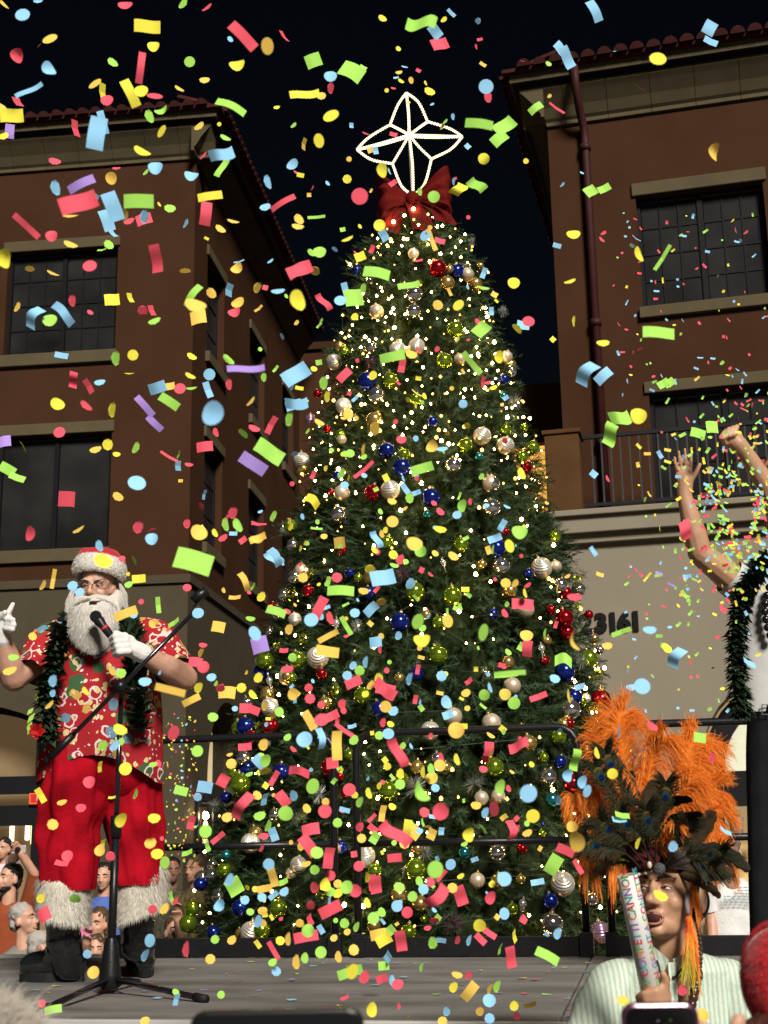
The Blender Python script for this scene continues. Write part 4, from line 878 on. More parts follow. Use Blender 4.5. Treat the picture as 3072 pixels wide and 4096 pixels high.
# hat
HATR = mat('red plush', (.40, .010, .02), .85, sheen=.4, var=.2, vs=12, bump=.25, bs=60)
hc = at(398, 2280, 6.13); ht = MB()
loft(ht, [(at(402, 2197, 6.15), .03, .03), (at(400, 2203, 6.15), .072, .07), (at(398, 2225, 6.14), .100, .097), (hc + V(0, 0, .01), .100, .106)], 32, 0, .05, 4, 1, 14)
ht.cap(at(345, 2218, 6.12), at(322, 2240, 6.10), .034, .026); ht.cap(at(440, 2226, 6.13), at(480, 2250, 6.14), .035, .026); ht.build('hat', HATR, sp_, so_, smooth=True)
FURM2 = [FURM[2]] * 3
hb = MB(); ring = [hc + rotm(-10, 5, 0).to_3x3() @ V(.112 * math.cos(w), .118 * math.sin(w), 0) for w in np.linspace(0, 2 * math.pi, 33)]; 
for i in range(len(hb.v)): pass
hb.grid(lambda u, v: hc + rotm(-10, 5, 0).to_3x3() @ V((.101 + .021 * math.cos(2 * math.pi * v)) * math.cos(2 * math.pi * u), (.108 + .021 * math.cos(2 * math.pi * v)) * math.sin(2 * math.pi * u), .042 * math.sin(2 * math.pi * v)), 48, 17, 0, True)
def hf(u, v):
    w = 2 * math.pi * u; a = 2 * math.pi * v; nr = Vector((math.cos(w) * math.cos(a), math.sin(w) * math.cos(a), math.sin(a))); Rm_ = rotm(-10, 5, 0).to_3x3()
    return hc + Rm_ @ (V(.101 * math.cos(w), .108 * math.sin(w), 0) + V(nr.x * .021, nr.y * .021, nr.z * .042)), Rm_ @ nr
fur(hb, hf, 6000, .007, .0018, .25, m=lambda: R.choice((0, 2, 2))); hb.build('hat_band', FURM2, sp_, so_)
gs = MB()
for (x, y) in ((345, 2341), (411, 2336)): gs.tube([at(x + 24 * math.cos(w), y + 20 * math.sin(w), 6.008) for w in np.linspace(0, 2 * math.pi, 21)], .0016, 5, 0, False)
gs.tube([at(369, 2340, 6.0), at(378, 2334, 5.995), at(387, 2338, 6.0)], .0016, 5); gs.tube([at(435, 2332, 6.01), at(465, 2322, 6.08)], .0016, 5); gs.tube([at(321, 2342, 6.01), at(312, 2336, 6.08)], .0016, 5)
gs.build('glasses', mat('gunmetal wire', (.08, .08, .09), .3, .8), sp_, so_)
# leaf lei
LEI = [mat('dark maile leaf', (.012, .026, .011), .55, spec=.25), mat('lighter maile leaf', (.026, .048, .022), .5, spec=.3)]  # lighter, slightly glossier leaves mixed in at random
def lei_extra(g_, off):
    m = MB()
    for (x, y, dx_, dy_) in ((135, 2830, -28, 30), (140, 2850, -32, 45), (128, 2870, -18, 70), (150, 2815, -5, -40), (120, 2880, -8, 60)):
        p, t_ = at(x, y, 5.93), at(x + dx_, y + dy_, 5.91); d = t_ - p; s_ = d.cross(V(0, 1, 0)).normalized() * .010; m.add([p, p.lerp(t_, .5) + s_, t_, p.lerp(t_, .5) - s_], [(0, 1, 2, 3)])
    m.build('lime_leaves', mat('lime leaf', (.28, .48, .04), .5, transl=.2), g_, off)
    f = MB(); c = at(148, 2925, 5.9)
    for k in range(16):
        w = k * 2.4; l_ = .9 - .03 * k; d = V(math.cos(w), -.25 - .05 * k, math.sin(w)); s_ = V(-math.sin(w), 0, math.cos(w)); f.add([c, c + d * .022 * l_ + s_ * .013, c + d * .042 * l_ + s_ * .006, c + d * .042 * l_ - s_ * .006, c + d * .022 * l_ - s_ * .013], [(0, 1, 2, 3, 4)])
    f.build('red_flower', mat('red petal', (.42, .012, .012), .5, transl=.2), g_, off)
garland('leaf_lei', [at(560, 2930, 6.0), at(556, 2800, 5.965), at(545, 2680, 5.98), at(525, 2560, 6.03), at(505, 2490, 6.1), at(440, 2455, 6.27), at(340, 2460, 6.27), at(262, 2500, 6.1), at(228, 2600, 6.02), at(205, 2720, 5.98), at(188, 2830, 5.965), at(196, 2960, 5.98)], 900, 'dark green leaf lei with a red flower over the red floral shirt', .042, .062, LEI, lei_extra)
# microphone in the gloved hand
mc = root('microphone', at(378, 2458, 5.86), 'black handheld microphone with a red band held in the white glove', 'microphone'); mo_ = tuple(mc.location)
p0, p1 = at(383, 2466, 5.855), at(492, 2606, 5.83); ax = (p1 - p0).normalized(); Lm = (p1 - p0).length
a = MB(); a.tube([p0 + ax * .018, p0 + ax * .03, p0 + ax * .05, p1], [.024, .024, .019, .014], 14); a.build('handle', mat('black mic body', (.012, .012, .013), .35), mc, mo_, smooth=True)
a = MB(); a.ell(p0, .0265, None, 18, 12); a.build('grille', mat('dark mic mesh', (.03, .03, .032), .5, .6, bump=.8, bs=400), mc, mo_, smooth=True)
a = MB(); a.tube([p0 + ax * .066, p0 + ax * .078], .0192, 14); a.build('band', mat('red tape', (.45, .03, .05), .5), mc, mo_, smooth=True)
# microphone stand
base = at(441, 3905, 5.70); base.z = 1.235; ms = root('microphone_stand', (base.x, base.y, 1.22), 'black tripod microphone stand with a slanting boom and empty clip', 'stand'); mo_ = (base.x, base.y, 1.22)
CHR = mat('black chrome', (.03, .027, .032), .18, .7, spec=.5, coat=.5)
MY = base.y; piv = at(484, 2795, MY)
a = MB(); a.tube([base + V(0, 0, .06), base.lerp(piv, .52)], .017, 14); a.build('lower_tube', BLACK, ms, mo_, smooth=True)
a = MB(); a.tube([base.lerp(piv, .50), piv], .011, 12); a.build('upper_tube', CHR, ms, mo_, smooth=True)
a = MB(); cl = base.lerp(piv, .51); a.tube([cl, cl + V(0, 0, .09)], .023, 12); a.build('height_clutch', BLACK, ms, mo_, smooth=True)
a = MB(); a.lathe([(.022, .20), (.030, .17), (.044, .06), (.05, .02), (.03, .005), (.001, .005)], 16, Matrix.Translation(base)); a.build('hub', BLACK, ms, mo_, smooth=True)
for (x, y) in ((168, 4040), (815, 3995)):
    f = onz(x, y, 1.235); a = MB(); st_ = base + V(0, 0, .045); a.tube([st_, f], .0115, 10); lg_ = a.build('leg', CHR, ms, mo_, smooth=True); a = MB(); d = (f - st_).normalized(); a.tube([f - d * .05, f + d * .015], .0165, 10); a.build('rubber_foot', SOLE, lg_, mo_, smooth=True)
f = base + V(.05, .36, .0); a = MB(); a.tube([base + V(0, 0, .045), f], .0115, 10); a.build('leg', CHR, ms, mo_, smooth=True)
b0, b1 = at(200, 3032, MY - .02), at(768, 2458, MY - .10)
a = MB(); a.tube([b0, b1], .0095, 12); a.build('boom', CHR, ms, mo_, smooth=True)
a = MB(); a.tube([b0, b0.lerp(b1, .16)], .0155, 12); a.build('counterweight', BLACK, ms, mo_, smooth=True)
a = MB(); j = b0.lerp(b1, .495); a.tube([j + V(0, -.03, 0), j + V(0, .04, 0)], .026, 14); a.tube([j + V(.0, 0, 0), piv], .015, 10); a.tube([j + V(.03, -.02, -.01), j + V(.065, -.03, -.02)], .011, 8); a.build('boom_joint', BLACK, ms, mo_, smooth=True)
a = MB(); k0 = b1; k1 = at(800, 2395, MY - .10); a.tube([k0, k0.lerp(k1, .5)], .009, 10); a.tube([at(772, 2405, MY - .1), at(792, 2385, MY - .1), at(830, 2362, MY - .1)], [.018, .023, .02], 12); a.tube([at(778, 2420, MY - .1), at(800, 2440, MY - .1)], .01, 8); a.build('clip', BLACK, ms, mo_, smooth=True)
# ------------------------------------------------------------------ person wearing the feather headdress (front right)
FY = 3.68
fp = root('person', (at(2680, 3600, FY + .05).x, FY + .05, 0), 'person in pale green striped shirt and feather headdress holding a confetti cannon', 'person'); fo = tuple(fp.location)
MATS['skin_keep'] = MATS['skin']; MATS['skin'] = SKIN2
HM2 = Matrix.Translation(at(2685, 3572, FY)) @ rotm(-10, 0, -38) @ Matrix.Scale(1.07, 4)
b = MB(); head_prims(b, HM2)
nk = at(2700, 3800, FY + .04)
b.cap(HM2 @ V(0, .03, -.10), nk + V(0, 0, -.05), .057, .066); b.cap(nk + V(0, .03, -.10), nk + V(0, .03, -.5), .075, .08)
wrF = at(2600, 4040, 3.44); b.cap(at(2455, 3975, FY + .05), at(2380, 4330, FY - .03), .035, .038); b.cap(at(2380, 4330, FY - .03), wrF, .040, .030); b.cap(at(2920, 3975, FY + .05), at(2995, 4330, FY + .03), .035, .04)
# hand closed round the tube
tb0, tb1 = at(2508, 3500, 3.36), at(2626, 4060, 3.40)
def on_tube(y): 
    t = (y - 3500) / 560.0; return tb0.lerp(tb1, t)
b.ell(at(2632, 3985, 3.425), (.034, .022, .036)); b.cap(at(2625, 4000, 3.43), wrF, .03, .03)
for i in range(4):
    y = 3945 + 19 * i; c = on_tube(y); s_ = .0105 - .0006 * i
    pts = [c + V(.030 * math.cos(w) * 1.02 + .002, .030 * math.sin(w), -.004 * math.sin(w) - .006 * k_) for k_, w in enumerate(np.radians((20, -30, -80, -130, -178, -215)))]
    for k_ in range(5): b.cap(pts[k_], pts[k_ + 1], s_, s_ * .97, 10)
b.cap(at(2660, 3965, 3.395), at(2662, 3925, 3.375), .0125, .0115); b.cap(at(2662, 3925, 3.375), at(2652, 3896, 3.365), .0115, .0095)
blob('body', b, SKIN2, fp, fo, .0054, 4)
face(fp, fo, HM2, BROW, .008, True, (-.003, .003))
MATS['skin'] = MATS['skin_keep']
hr = MB(); s = MB(); s.ell((0, .030, .052), (.080, .092, .076)); s.ell((0, .075, -.01), (.066, .04, .06))
for q in (-1, 1): s.cap((q * .072, -.012, .02), (q * .071, -.014, -.030), .010, .006)
merge(hr, s, HM2); blob('hair', hr, mat('black hair', (.012, .010, .010), .5, bump=.5, bs=200), fp, fo, .007, 1)
def stripes(name, c1, c2, scale):
    m = mat(name, c1, .8, bump=.15, bs=60); nt = m.node_tree; N = nt.nodes; tc = N.new('ShaderNodeTexCoord'); w = N.new('ShaderNodeTexWave'); w.inputs['Scale'].default_value = scale; w.inputs['Distortion'].default_value = 1.2; w.inputs['Detail'].default_value = 1; w.inputs['Detail Scale'].default_value = 3
    nt.links.new(tc.outputs['Object'], w.inputs['Vector']); r = N.new('ShaderNodeValToRGB'); r.color_ramp.elements[0].color = (*c2, 1); r.color_ramp.elements[1].color = (*c1, 1); r.color_ramp.elements[0].position = .25; r.color_ramp.elements[1].position = .55
    nt.links.new(w.outputs['Fac'], r.inputs[0]); nt.links.new(r.outputs[0], N['Principled BSDF'].inputs['Base Color']); return m
GREEN = stripes('sage striped cotton', (.52, .56, .45), (.33, .43, .36), 24)
rows = [(3790, 2630, 2770), (3815, 2570, 2810), (3845, 2480, 2900), (3880, 2440, 2940), (3960, 2440, 2945), (4096, 2430, 2960), (4500, 2420, 2970), (4900, 2430, 2960)]
t = MB(); loft(t, [(at((a + c) / 2, y, FY + .05), (c - a) / 2 / 1500, (c - a) / 2 / 1500 * (.75 if y < 3830 else .55)) for (y, a, c) in rows], 64, 0, .03, 7, 1.5, 50)
for P_, rs in (((at(2545, 3915, FY + .05), at(2462, 3945, FY + .04), at(2415, 4040, FY + .02), at(2372, 4190, FY - .02), at(2362, 4330, FY - .05)), (.045, .064, .072, .078, .08)), ((at(2840, 3910, FY + .05), at(2910, 3935, FY + .05), at(2955, 4030, FY + .04), at(2995, 4190, FY + .03), at(3005, 4350, FY + .02)), (.045, .066, .074, .08, .082))):
    Q = spline(P_, 22); rr = np.interp(np.linspace(0, 4, 22), range(5), rs); k0 = len(t.v); t.tube(Q, list(rr), 30, 0, False)
    for i in range(k0, len(t.v)):
        v_ = Vector(t.v[i]); t.v[i] = tuple(v_ + Vector((noise.noise(v_ * 13), noise.noise(v_ * 13 + V(5, 0, 0)), noise.noise(v_ * 9 + V(0, 9, 0)))) * .016)
t.build('shirt', GREEN, fp, fo, smooth=True)
c_ = MB()
def flap(pts): 
    n_ = len(pts); c_.add(pts + [p + V(0, .006, -.003) for p in pts], [tuple(range(n_)), tuple(range(2 * n_ - 1, n_ - 1, -1))] + [(i, (i + 1) % n_, n_ + (i + 1) % n_, n_ + i) for i in range(n_)])
flap([at(2606, 3778, FY - .035), at(2612, 3850, FY - .085), at(2648, 3905, FY - .115), at(2676, 3840, FY - .105)])
flap([at(2748, 3812, FY - .06), at(2692, 3835, FY - .105), at(2706, 3900, FY - .118), at(2752, 3872, FY - .09)])
c_.add([at(2672, 3850, FY - .11), at(2704, 3848, FY - .11), at(2716, 4090, FY - .135), at(2690, 4094, FY - .135)], [(0, 1, 2, 3)])
c_.build('collar', GREEN, fp, fo)
tr_ = MB(); loft(tr_, [(V(fo[0], FY + .05, 1.0), .19, .13), (V(fo[0], FY + .05, .8), .19, .13), (V(fo[0] - .02, FY + .05, .02), .15, .11)], 30, 0, .03, 5, 2, 12); tr_.build('trousers', mat('dark trousers', (.03, .03, .035), .8, var=.2, vs=8), fp, fo, smooth=True)
# choker
ch = MB(); ch.tube([at(2628, 3842, FY - .10), at(2640, 3885, FY - .115), at(2668, 3912, FY - .125), at(2700, 3908, FY - .125), at(2735, 3870, FY - .10)], .0028, 6); ch.build('choker', mat('black cord', (.015, .012, .012), .6), fp, fo)
for (x, y) in ((2652, 3905), (2668, 3920), (2682, 3915)): k_ = MB(); k_.cap(at(x, y - 6, FY - .13), at(x + 1, y + 10, FY - .132), .0035, .0012, 8); k_.build('choker_tooth', mat('bone', (.6, .52, .38), .5), fp, fo, smooth=True)

# ------------------------------------------------------------------ confetti cannon tube
cn = root('confetti_cannon', tb1, 'white confetti cannon tube with colourful lettering held up beside the face', 'confetti cannon'); co_ = tuple(tb1)
ax = (tb0 - tb1).normalized(); xr = CR - ax * CR.dot(ax); xr.normalize(); yn = ax.cross(xr).normalized()     # yn points away from camera or towards it
if yn.dot(CF) < 0: yn = -yn
TL = (tb0 - tb1).length; r0 = .0255
Mt = Matrix((xr, yn, ax)).transposed().to_4x4(); Mt.translation = tb1
a = MB(); a.lathe([(.001, 0), (r0, 0), (r0, TL - .004), (r0 - .001, TL), (r0 - .003, TL), (r0 - .003, TL - .22), (.001, TL - .22)], 36, Mt, 0, [0, 0, 0, 0, 1, 1]); a.build('tube', [mat('glossy white card', (.70, .69, .66), .3, coat=.3, var=.04, vs=8), mat('bare card inside', (.30, .22, .14), .9)], cn, co_, smooth=True)
INK = [mat('red ink', (.50, .03, .05), .4), mat('teal ink', (.06, .30, .32), .4), mat('violet ink', (.25, .14, .36), .4), mat('orange ink', (.55, .20, .06), .4), mat('green ink', (.12, .32, .10), .4)]
def letter_row(s_, size, phi, z0, name):
    me = text_mesh(s_, size, 0, 'LEFT', size * .02); bm = bmesh.new(); bm.from_mesh(me)
    for yy in np.linspace(-size * .5, size * .6, 14): bmesh.ops.bisect_plane(bm, geom=bm.verts[:] + bm.edges[:] + bm.faces[:], plane_co=(0, yy, 0), plane_no=(0, 1, 0))
    bm.to_mesh(me); bm.free(); vs = np.empty(len(me.vertices) * 3); me.vertices.foreach_get('co', vs); vs = vs.reshape(-1, 3); L = MB()
    for p in me.polygons:
        idx = list(p.vertices); cx = vs[idx, 0].mean(); q = []
        for i in idx: w = phi - vs[i, 1] / r0; q.append(Mt @ V((r0 + .0007) * math.cos(w), (r0 + .0007) * math.sin(w), z0 + vs[i, 0]))
        L.add(q, [tuple(range(len(idx)))], int(cx / (size * .62)) % 5)
    L.build(name, INK, cn, co_)
letter_row('GIANT CONFETTI CANNON', .0262, math.radians(-112), .000 + .01, 'lettering')
letter_row('CANON GEANT A CONFETTIS', .0245, math.radians(-42), .01, 'lettering')

# ------------------------------------------------------------------ feather headdress
hd = root('feather_headdress', HM2 @ V(0, 0, .06), 'feather headdress of orange plumes, peacock eyes and dark pheasant feathers', 'headdress'); ho = tuple(hd.location)
ORG = [mat('orange ostrich', (.84, .22, .016), .7, transl=.3), mat('deep orange ostrich', (.68, .14, .010), .7, transl=.3), mat('bright orange ostrich', (.88, .32, .05), .7, transl=.3)]
PEA = [mat('bronze peacock barb', (.026, .024, .010), .6), mat('green peacock barb', (.016, .030, .014), .55), mat('brown peacock barb', (.040, .026, .011), .6)]
PHE = [mat('dark pheasant', (.014, .010, .007), .8, spec=.2, var=.4, vs=40), mat('barred pheasant', (.045, .028, .012), .8, spec=.2, var=.5, vs=50)]
def plume(name, path, n, lb, mats, w=.0021, droop=.03, t0=.12, parent=hd, off=ho, splay=.75, tips=None, rr=.0028, q=R):
    P = spline(path, 41); mb_ = MB(); mb_.tube(P[::4], [rr * (1 - .8 * i / 10) for i in range(11)], 5, 0)
    for i in range(n):
        t = t0 + (1 - t0) * i / n; k = min(int(t * 40), 39); p = P[k].lerp(P[k + 1], t * 40 - k); tg = (P[k + 1] - P[k]).normalized(); sd_ = tg.cross(CF).normalized() * (1 if i % 2 else -1)
        d = (sd_ * splay * q.uniform(.6, 1.2) + tg * q.uniform(.35, .9) + CF * q.uniform(-.45, .25)).normalized()
        sh = math.sin(math.pi * min(1, .25 + .75 * (1 - t) ** .6)) ; l = lb * (.45 + .6 * sh) * q.uniform(.65, 1.15); c1 = p + d * l * .55; c2 = p + d * l + V(q.uniform(-.2, .2) * l * .4, q.uniform(-.1, .1) * l, -droop * q.uniform(.2, 1.6))
        S_ = spline([p, c1, c2], 6); vs = []
        for j, pt in enumerate(S_):
            ww = w * (1 - .6 * j / 5) * .5; sv = (S_[min(j + 1, 5)] - S_[max(j - 1, 0)]).cross(CF).normalized() * ww; vs += [pt - sv, pt + sv]
        m_ = tips(t) if tips else q.randrange(len(mats)); mb_.add(vs, [(2 * j, 2 * j + 1, 2 * j + 3, 2 * j + 2) for j in range(5)], m_)
    return mb_.build(name, mats, parent, off)
def pth(*a, Y0=FY - .06, Y1=FY - .12): n_ = len(a); return [at(x, y, Y0 + (Y1 - Y0) * i / (n_ - 1)) for i, (x, y) in enumerate(a)]
for (pa, n_, lb, dr) in ((pth((2600, 3400), (2540, 3200), (2490, 3000), (2475, 2880), (2500, 2845), Y1=FY), 620, .085, .03), (pth((2600, 3380), (2470, 3180), (2400, 2980), (2430, 2890), Y1=FY + .03), 460, .075, .03), (pth((2620, 3380), (2590, 3150), (2620, 2990), (2650, 2950), Y1=FY - .1), 460, .075, .04),
        (pth((2660, 3400), (2720, 3150), (2755, 3000), (2785, 2945), Y1=FY - .02), 620, .078, .03), (pth((2670, 3400), (2765, 3150), (2830, 3025), (2860, 3015), Y1=FY), 480, .068, .035), (pth((2680, 3420), (2770, 3240), (2830, 3165), (2865, 3155), Y1=FY - .05), 520, .068, .02), (pth((2690, 3430), (2785, 3300), (2850, 3262), (2880, 3275), Y1=FY - .05), 420, .06, .03), (pth((2660, 3400), (2700, 3220), (2760, 3120)), 420, .07, .03),
        (pth((2560, 3420), (2450, 3300), (2385, 3180), (2400, 3105), (2455, 3110), (2478, 3170), Y1=FY - .15), 520, .060, .05), (pth((2540, 3430), (2400, 3320), (2320, 3230), (2295, 3180), Y1=FY - .12), 150, .045, .04), (pth((2530, 3450), (2400, 3390), (2350, 3420), (2358, 3470), Y1=FY - .1), 110, .034, .05), (pth((2700, 3440), (2810, 3350), (2870, 3375), (2885, 3420), Y1=FY - .08), 260, .05, .05), (pth((2620, 3440), (2650, 3360), (2700, 3300), Y1=FY - .2), 180, .04, .02), (pth((2560, 3460), (2480, 3470), (2445, 3490)), 50, .03, .05)):
    plume('orange_plume', pa, int(n_ * 2.0), lb * .96, ORG, .0017, dr)
EYEF = [mat('peacock gold ring', (.09, .085, .022), .5), mat('peacock bronze ring', (.06, .03, .01), .5), mat('peacock teal', (.006, .06, .075), .4), mat('peacock navy', (.006, .008, .045), .3)]
for (x, y, bx, by, lb) in ((2440, 3050, 2600, 3420, .05), (2590, 3275, 2620, 3460, .05), (2728, 3335, 2660, 3460, .055), (2432, 3312, 2580, 3460, .05), (2505, 3292, 2600, 3460, .045), (2378, 3380, 2560, 3470, .045), (2815, 3468, 2680, 3470, .05), (2400, 3100, 2590, 3440, .04), (2660, 3180, 2640, 3420, .045), (2850, 3420, 2680, 3460, .05)):
    p1_, p0_ = at(x, y, FY - .19), at(bx, by, FY - .13); f_ = plume('peacock_feather', [p0_, p0_.lerp(p1_, .5) + V(R.uniform(-.02, .02), -.02, .01), p1_, p1_ + (p1_ - p0_).normalized() * .035], 300, lb, PEA, .0026, .006, .3, splay=.6)
    e_ = MB(); d = (p1_ - p0_).normalized(); sd_ = d.cross(CF).normalized()
    for k_, (ra, rb) in enumerate(((.0225, .017), (.0185, .0135), (.0135, .0100), (.0085, .0075))):
        c = p1_ - CF * (.004 + .0012 * k_) - d * (.002 * k_); e_.add([c] + [c + d * ra * math.cos(w) + sd_ * rb * math.sin(w) for w in np.linspace(0, 2 * math.pi, 18, False)], [(0, 1 + i, 1 + (i + 1) % 18) for i in range(18)], k_)
    e_.build('feather_eye', EYEF, f_, ho)
def vane(path, w, m_):
    P = spline(path, 21); v_ = MB()
    def fn(u, v):
        i = min(int(round(v * 20)), 20); t = v; tg = (P[min(i + 1, 20)] - P[max(i - 1, 0)]).normalized(); sd_ = tg.cross(CF).normalized(); ww = w * (math.sin(math.pi * (.08 + .86 * t)) ** .6) * (1 + .12 * math.sin(t * 40 + u * 9)); return P[i] + sd_ * (u - .5) * ww - CF * (.004 * (1 - (2 * u - 1) ** 2))
    v_.grid(fn, 7, 21); return v_.build('pheasant_feather', m_, hd, ho, smooth=True)
for (pa, w, k_) in ((pth((2640, 3440), (2640, 3260), (2700, 3205), (2768, 3197), Y1=FY - .25), .030, 0), (pth((2650, 3450), (2680, 3300), (2760, 3265), (2806, 3250), Y1=FY - .26), .034, 0), (pth((2560, 3460), (2440, 3330), (2380, 3300), (2312, 3322), Y1=FY - .2), .026, 0), (pth((2700, 3440), (2820, 3400), (2920, 3420), (2995, 3482), Y1=FY - .15), .04, 0), (pth((2690, 3470), (2790, 3490), (2850, 3505), (2912, 3508), Y1=FY - .18), .026, 1), (pth((2690, 3480), (2780, 3520), (2840, 3550), (2880, 3590), Y1=FY - .18), .026, 1), (pth((2620, 3440), (2560, 3250), (2520, 3130), (2440, 3000), Y1=FY - .16), .028, 1), (pth((2600, 3450), (2560, 3300), (2530, 3150), (2525, 3080)), .026, 0), (pth((2700, 3460), (2800, 3440), (2860, 3470), (2930, 3500)), .04, 1), (pth((2660, 3450), (2740, 3380), (2820, 3300), (2850, 3240)), .05, 1), (pth((2590, 3460), (2490, 3400), (2420, 3360), (2340, 3380)), .04, 1), (pth((2630, 3450), (2630, 3330), (2600, 3200), (2620, 3120)), .05, 1), (pth((2580, 3470), (2500, 3470), (2420, 3470), (2370, 3500)), .035, 1)):
    vane(pa, w, PHE[k_])
MAR = mat('maroon felt', (.06, .006, .010), .85, var=.4, vs=40)
hb = MB(); s = MB(); s.grid(lambda u, v: V((.088 + .008 * math.sin(math.pi * v)) * math.cos(2 * math.pi * u), .010 + (.104 + .008 * math.sin(math.pi * v)) * math.sin(2 * math.pi * u), .045 + .045 * v), 40, 6, 0, True); merge(hb, s, HM2); hb.build('headband', mat('dark beaded band', (.03, .02, .018), .6, var=.5, vs=60, bump=.5, bs=90), hd, ho, smooth=True)
a = MB(); a.ell(at(2585, 3430, FY - .12), (.036, .02, .03)); a.ell(at(2545, 3400, FY - .11), (.03, .02, .026)); a.build('felt_boss', MAR, hd, ho, smooth=True)
a = MB(); a.lathe([(.001, .004), (.013, .004), (.015, .002), (.015, -.002)], 20, Matrix.Translation(at(2638, 3475, FY - .165)) @ rotm(80, 0, -10)); a.build('medallion', mat('pewter', (.05, .052, .052), .5, .4, bump=.4, bs=120), hd, ho, smooth=True)
for i in range(9): a = MB(); a.ell(at(2556 + 9 * i, 3498 - 2 * i + (i % 3), FY - .15), .0042, None, 8, 6); a.build('band_bead', mat('cream bead', (.5, .44, .34), .4) if i % 3 == 0 else mat('dark bead', (.05, .02, .015), .3), hd, ho, smooth=True)
a = MB(); a.ell(at(2598, 3460, FY - .168), (.006, .005, .009), None, 10, 8); a.build('cowrie', mat('cream bead', (.5, .44, .34), .4), hd, ho, smooth=True)
er = root('feather_earring', at(2752, 3650, FY - .09), 'dangling orange and yellow feather earring beside the jaw', 'earring'); eo = tuple(er.location)
EARM = ORG + [mat('yellow feather', (.62, .42, .05), .7, transl=.3), mat('lime feather', (.45, .48, .05), .7, transl=.3), mat('red feather', (.55, .05, .02), .7, transl=.3)]
plume('feather', [at(2758, 3655, FY - .10), at(2772, 3730, FY - .13), at(2778, 3820, FY - .15), at(2780, 3900, FY - .15)], 240, .026, EARM, .0022, .03, .05, er, eo, .28, lambda t: R.choice((0, 1, 2)) if t < .7 else R.choice((2, 3)))
plume('feather', [at(2755, 3660, FY - .10), at(2756, 3720, FY - .14), at(2754, 3800, FY - .16), at(2748, 3880, FY - .16)], 240, .030, EARM, .0022, .03, .05, er, eo, .35, lambda t: R.choice((5, 1)) if t < .35 else R.choice((0, 2, 3)) if t < .65 else R.choice((3, 4)))
plume('feather', [at(2770, 3520, FY - .09), at(2775, 3570, FY - .1), at(2772, 3620, FY - .1)], 140, .030, ORG, .0020, .03, .05, er, eo, .5)
a = MB(); a.tube([at(2752, 3560, FY - .1), at(2748, 3610, FY - .11), at(2752, 3655, FY - .11)], .006, 6); a.build('bead_drop', mat('glass bead', (.35, .33, .36), .15), er, eo, smooth=True)
bn = root('bead_necklace', at(2772, 4010, FY - .15), 'long strand of glossy brown beads hanging down the pale green shirt', 'necklace'); bo_ = tuple(bn.location)
P = spline([at(2790, 3700, FY - .06), at(2800, 3760, FY - .09), at(2803, 3840, FY - .125), at(2794, 3900, FY - .14), at(2780, 3960, FY - .15), at(2768, 4015, FY - .155), at(2758, 4075, FY - .155)], 26)
bd = MB(); bd.ell((0, 0, 0), 1, None, 14, 10); BDM = bd.mesh('bead', mat('brown nut bead', (.045, .022, .012), .12, coat=.5), smooth=True)
for i, p in enumerate(P): o = link('bead', BDM, bn, p - Vector(bo_)); o.scale = ((.0058 if i < 12 else .0125 if i % 2 else .0105),) * 3
a = MB(); a.tube(P, .0015, 5); a.build('cord', mat('black cord', (.015, .012, .012), .6), bn, bo_)

# ------------------------------------------------------------------ performer with raised arms (right edge, on stage)
PY = 5.6
pr = root('person', onz(3090, 3860, 1.22), 'person in white shirt and black trousers with both arms raised on stage', 'person'); po = tuple(pr.location)
po_y = PY; pr.location = (at(3090, 2900, PY).x, PY, 1.22); po = tuple(pr.location)
HM3 = Matrix.Translation(at(3135, 2085, PY)) @ rotm(-8, 0, -30)
b = MB(); head_prims(b, HM3)
s1, e1, w1 = at(3000, 2370, PY), at(2800, 2215, PY - .06), at(2738, 1985, PY - .1)
b.cap(s1, s1.lerp(e1, .5), .068, .062); b.cap(s1.lerp(e1, .5), e1, .062, .050); b.cap(e1, e1.lerp(w1, .35), .050, .050); b.cap(e1.lerp(w1, .35), w1, .050, .031)
b.cap(w1, at(2740, 1925, PY - .1), .031, .036); b.ell(at(2738, 1905, PY - .1), (.040, .02, .042))
for (bx, by, mx, my, tx, ty, r_) in ((2709, 1885, 2701, 1855, 2698, 1830, .0078), (2725, 1876, 2719, 1838, 2715, 1806, .0082), (2744, 1875, 2742, 1832, 2739, 1797, .0084), (2762, 1882, 2764, 1845, 2765, 1814, .0080)): b.cap(at(bx, by, PY - .1), at(mx, my, PY - .115), r_, r_ * .95, 10); b.cap(at(mx, my, PY - .115), at(tx, ty, PY - .12), r_ * .95, r_ * .8, 10)
b.cap(at(2762, 1925, PY - .11), at(2782, 1893, PY - .12), .0125, .011, 10); b.cap(at(2782, 1893, PY - .12), at(2799, 1858, PY - .12), .011, .009, 10)
s2, e2, w2 = at(3200, 2360, PY + .02), at(3150, 2070, PY - .1), at(2985, 1815, PY - .18)
b.cap(s2, e2, .066, .052); b.cap(e2, e2.lerp(w2, .4), .052, .050); b.cap(e2.lerp(w2, .4), w2, .046, .034); b.cap(w2, at(2950, 1775, PY - .19), .034, .038); b.ell(at(2930, 1752, PY - .19), (.046, .03, .042))
for i in range(4): b.cap(at(2900 + 16 * i, 1722 - 5 * i + 6 * (i == 0), PY - .215), at(2884 + 17 * i, 1752 - 4 * i, PY - .225), .0115, .011, 10)
b.cap(at(2900, 1775, PY - .2), at(2892, 1752, PY - .225), .012, .011, 10)
b.cap(at(3100, 2480, PY + .01), at(3095, 2780, PY + .01), .07, .07); b.cap(s1 + V(.03, 0, -.03), s2 + V(-.03, 0, -.03), .04, .04)
blob('body', b, SKIN2, pr, po, .0052, 1); face(pr, po, HM3, BROW, .012)
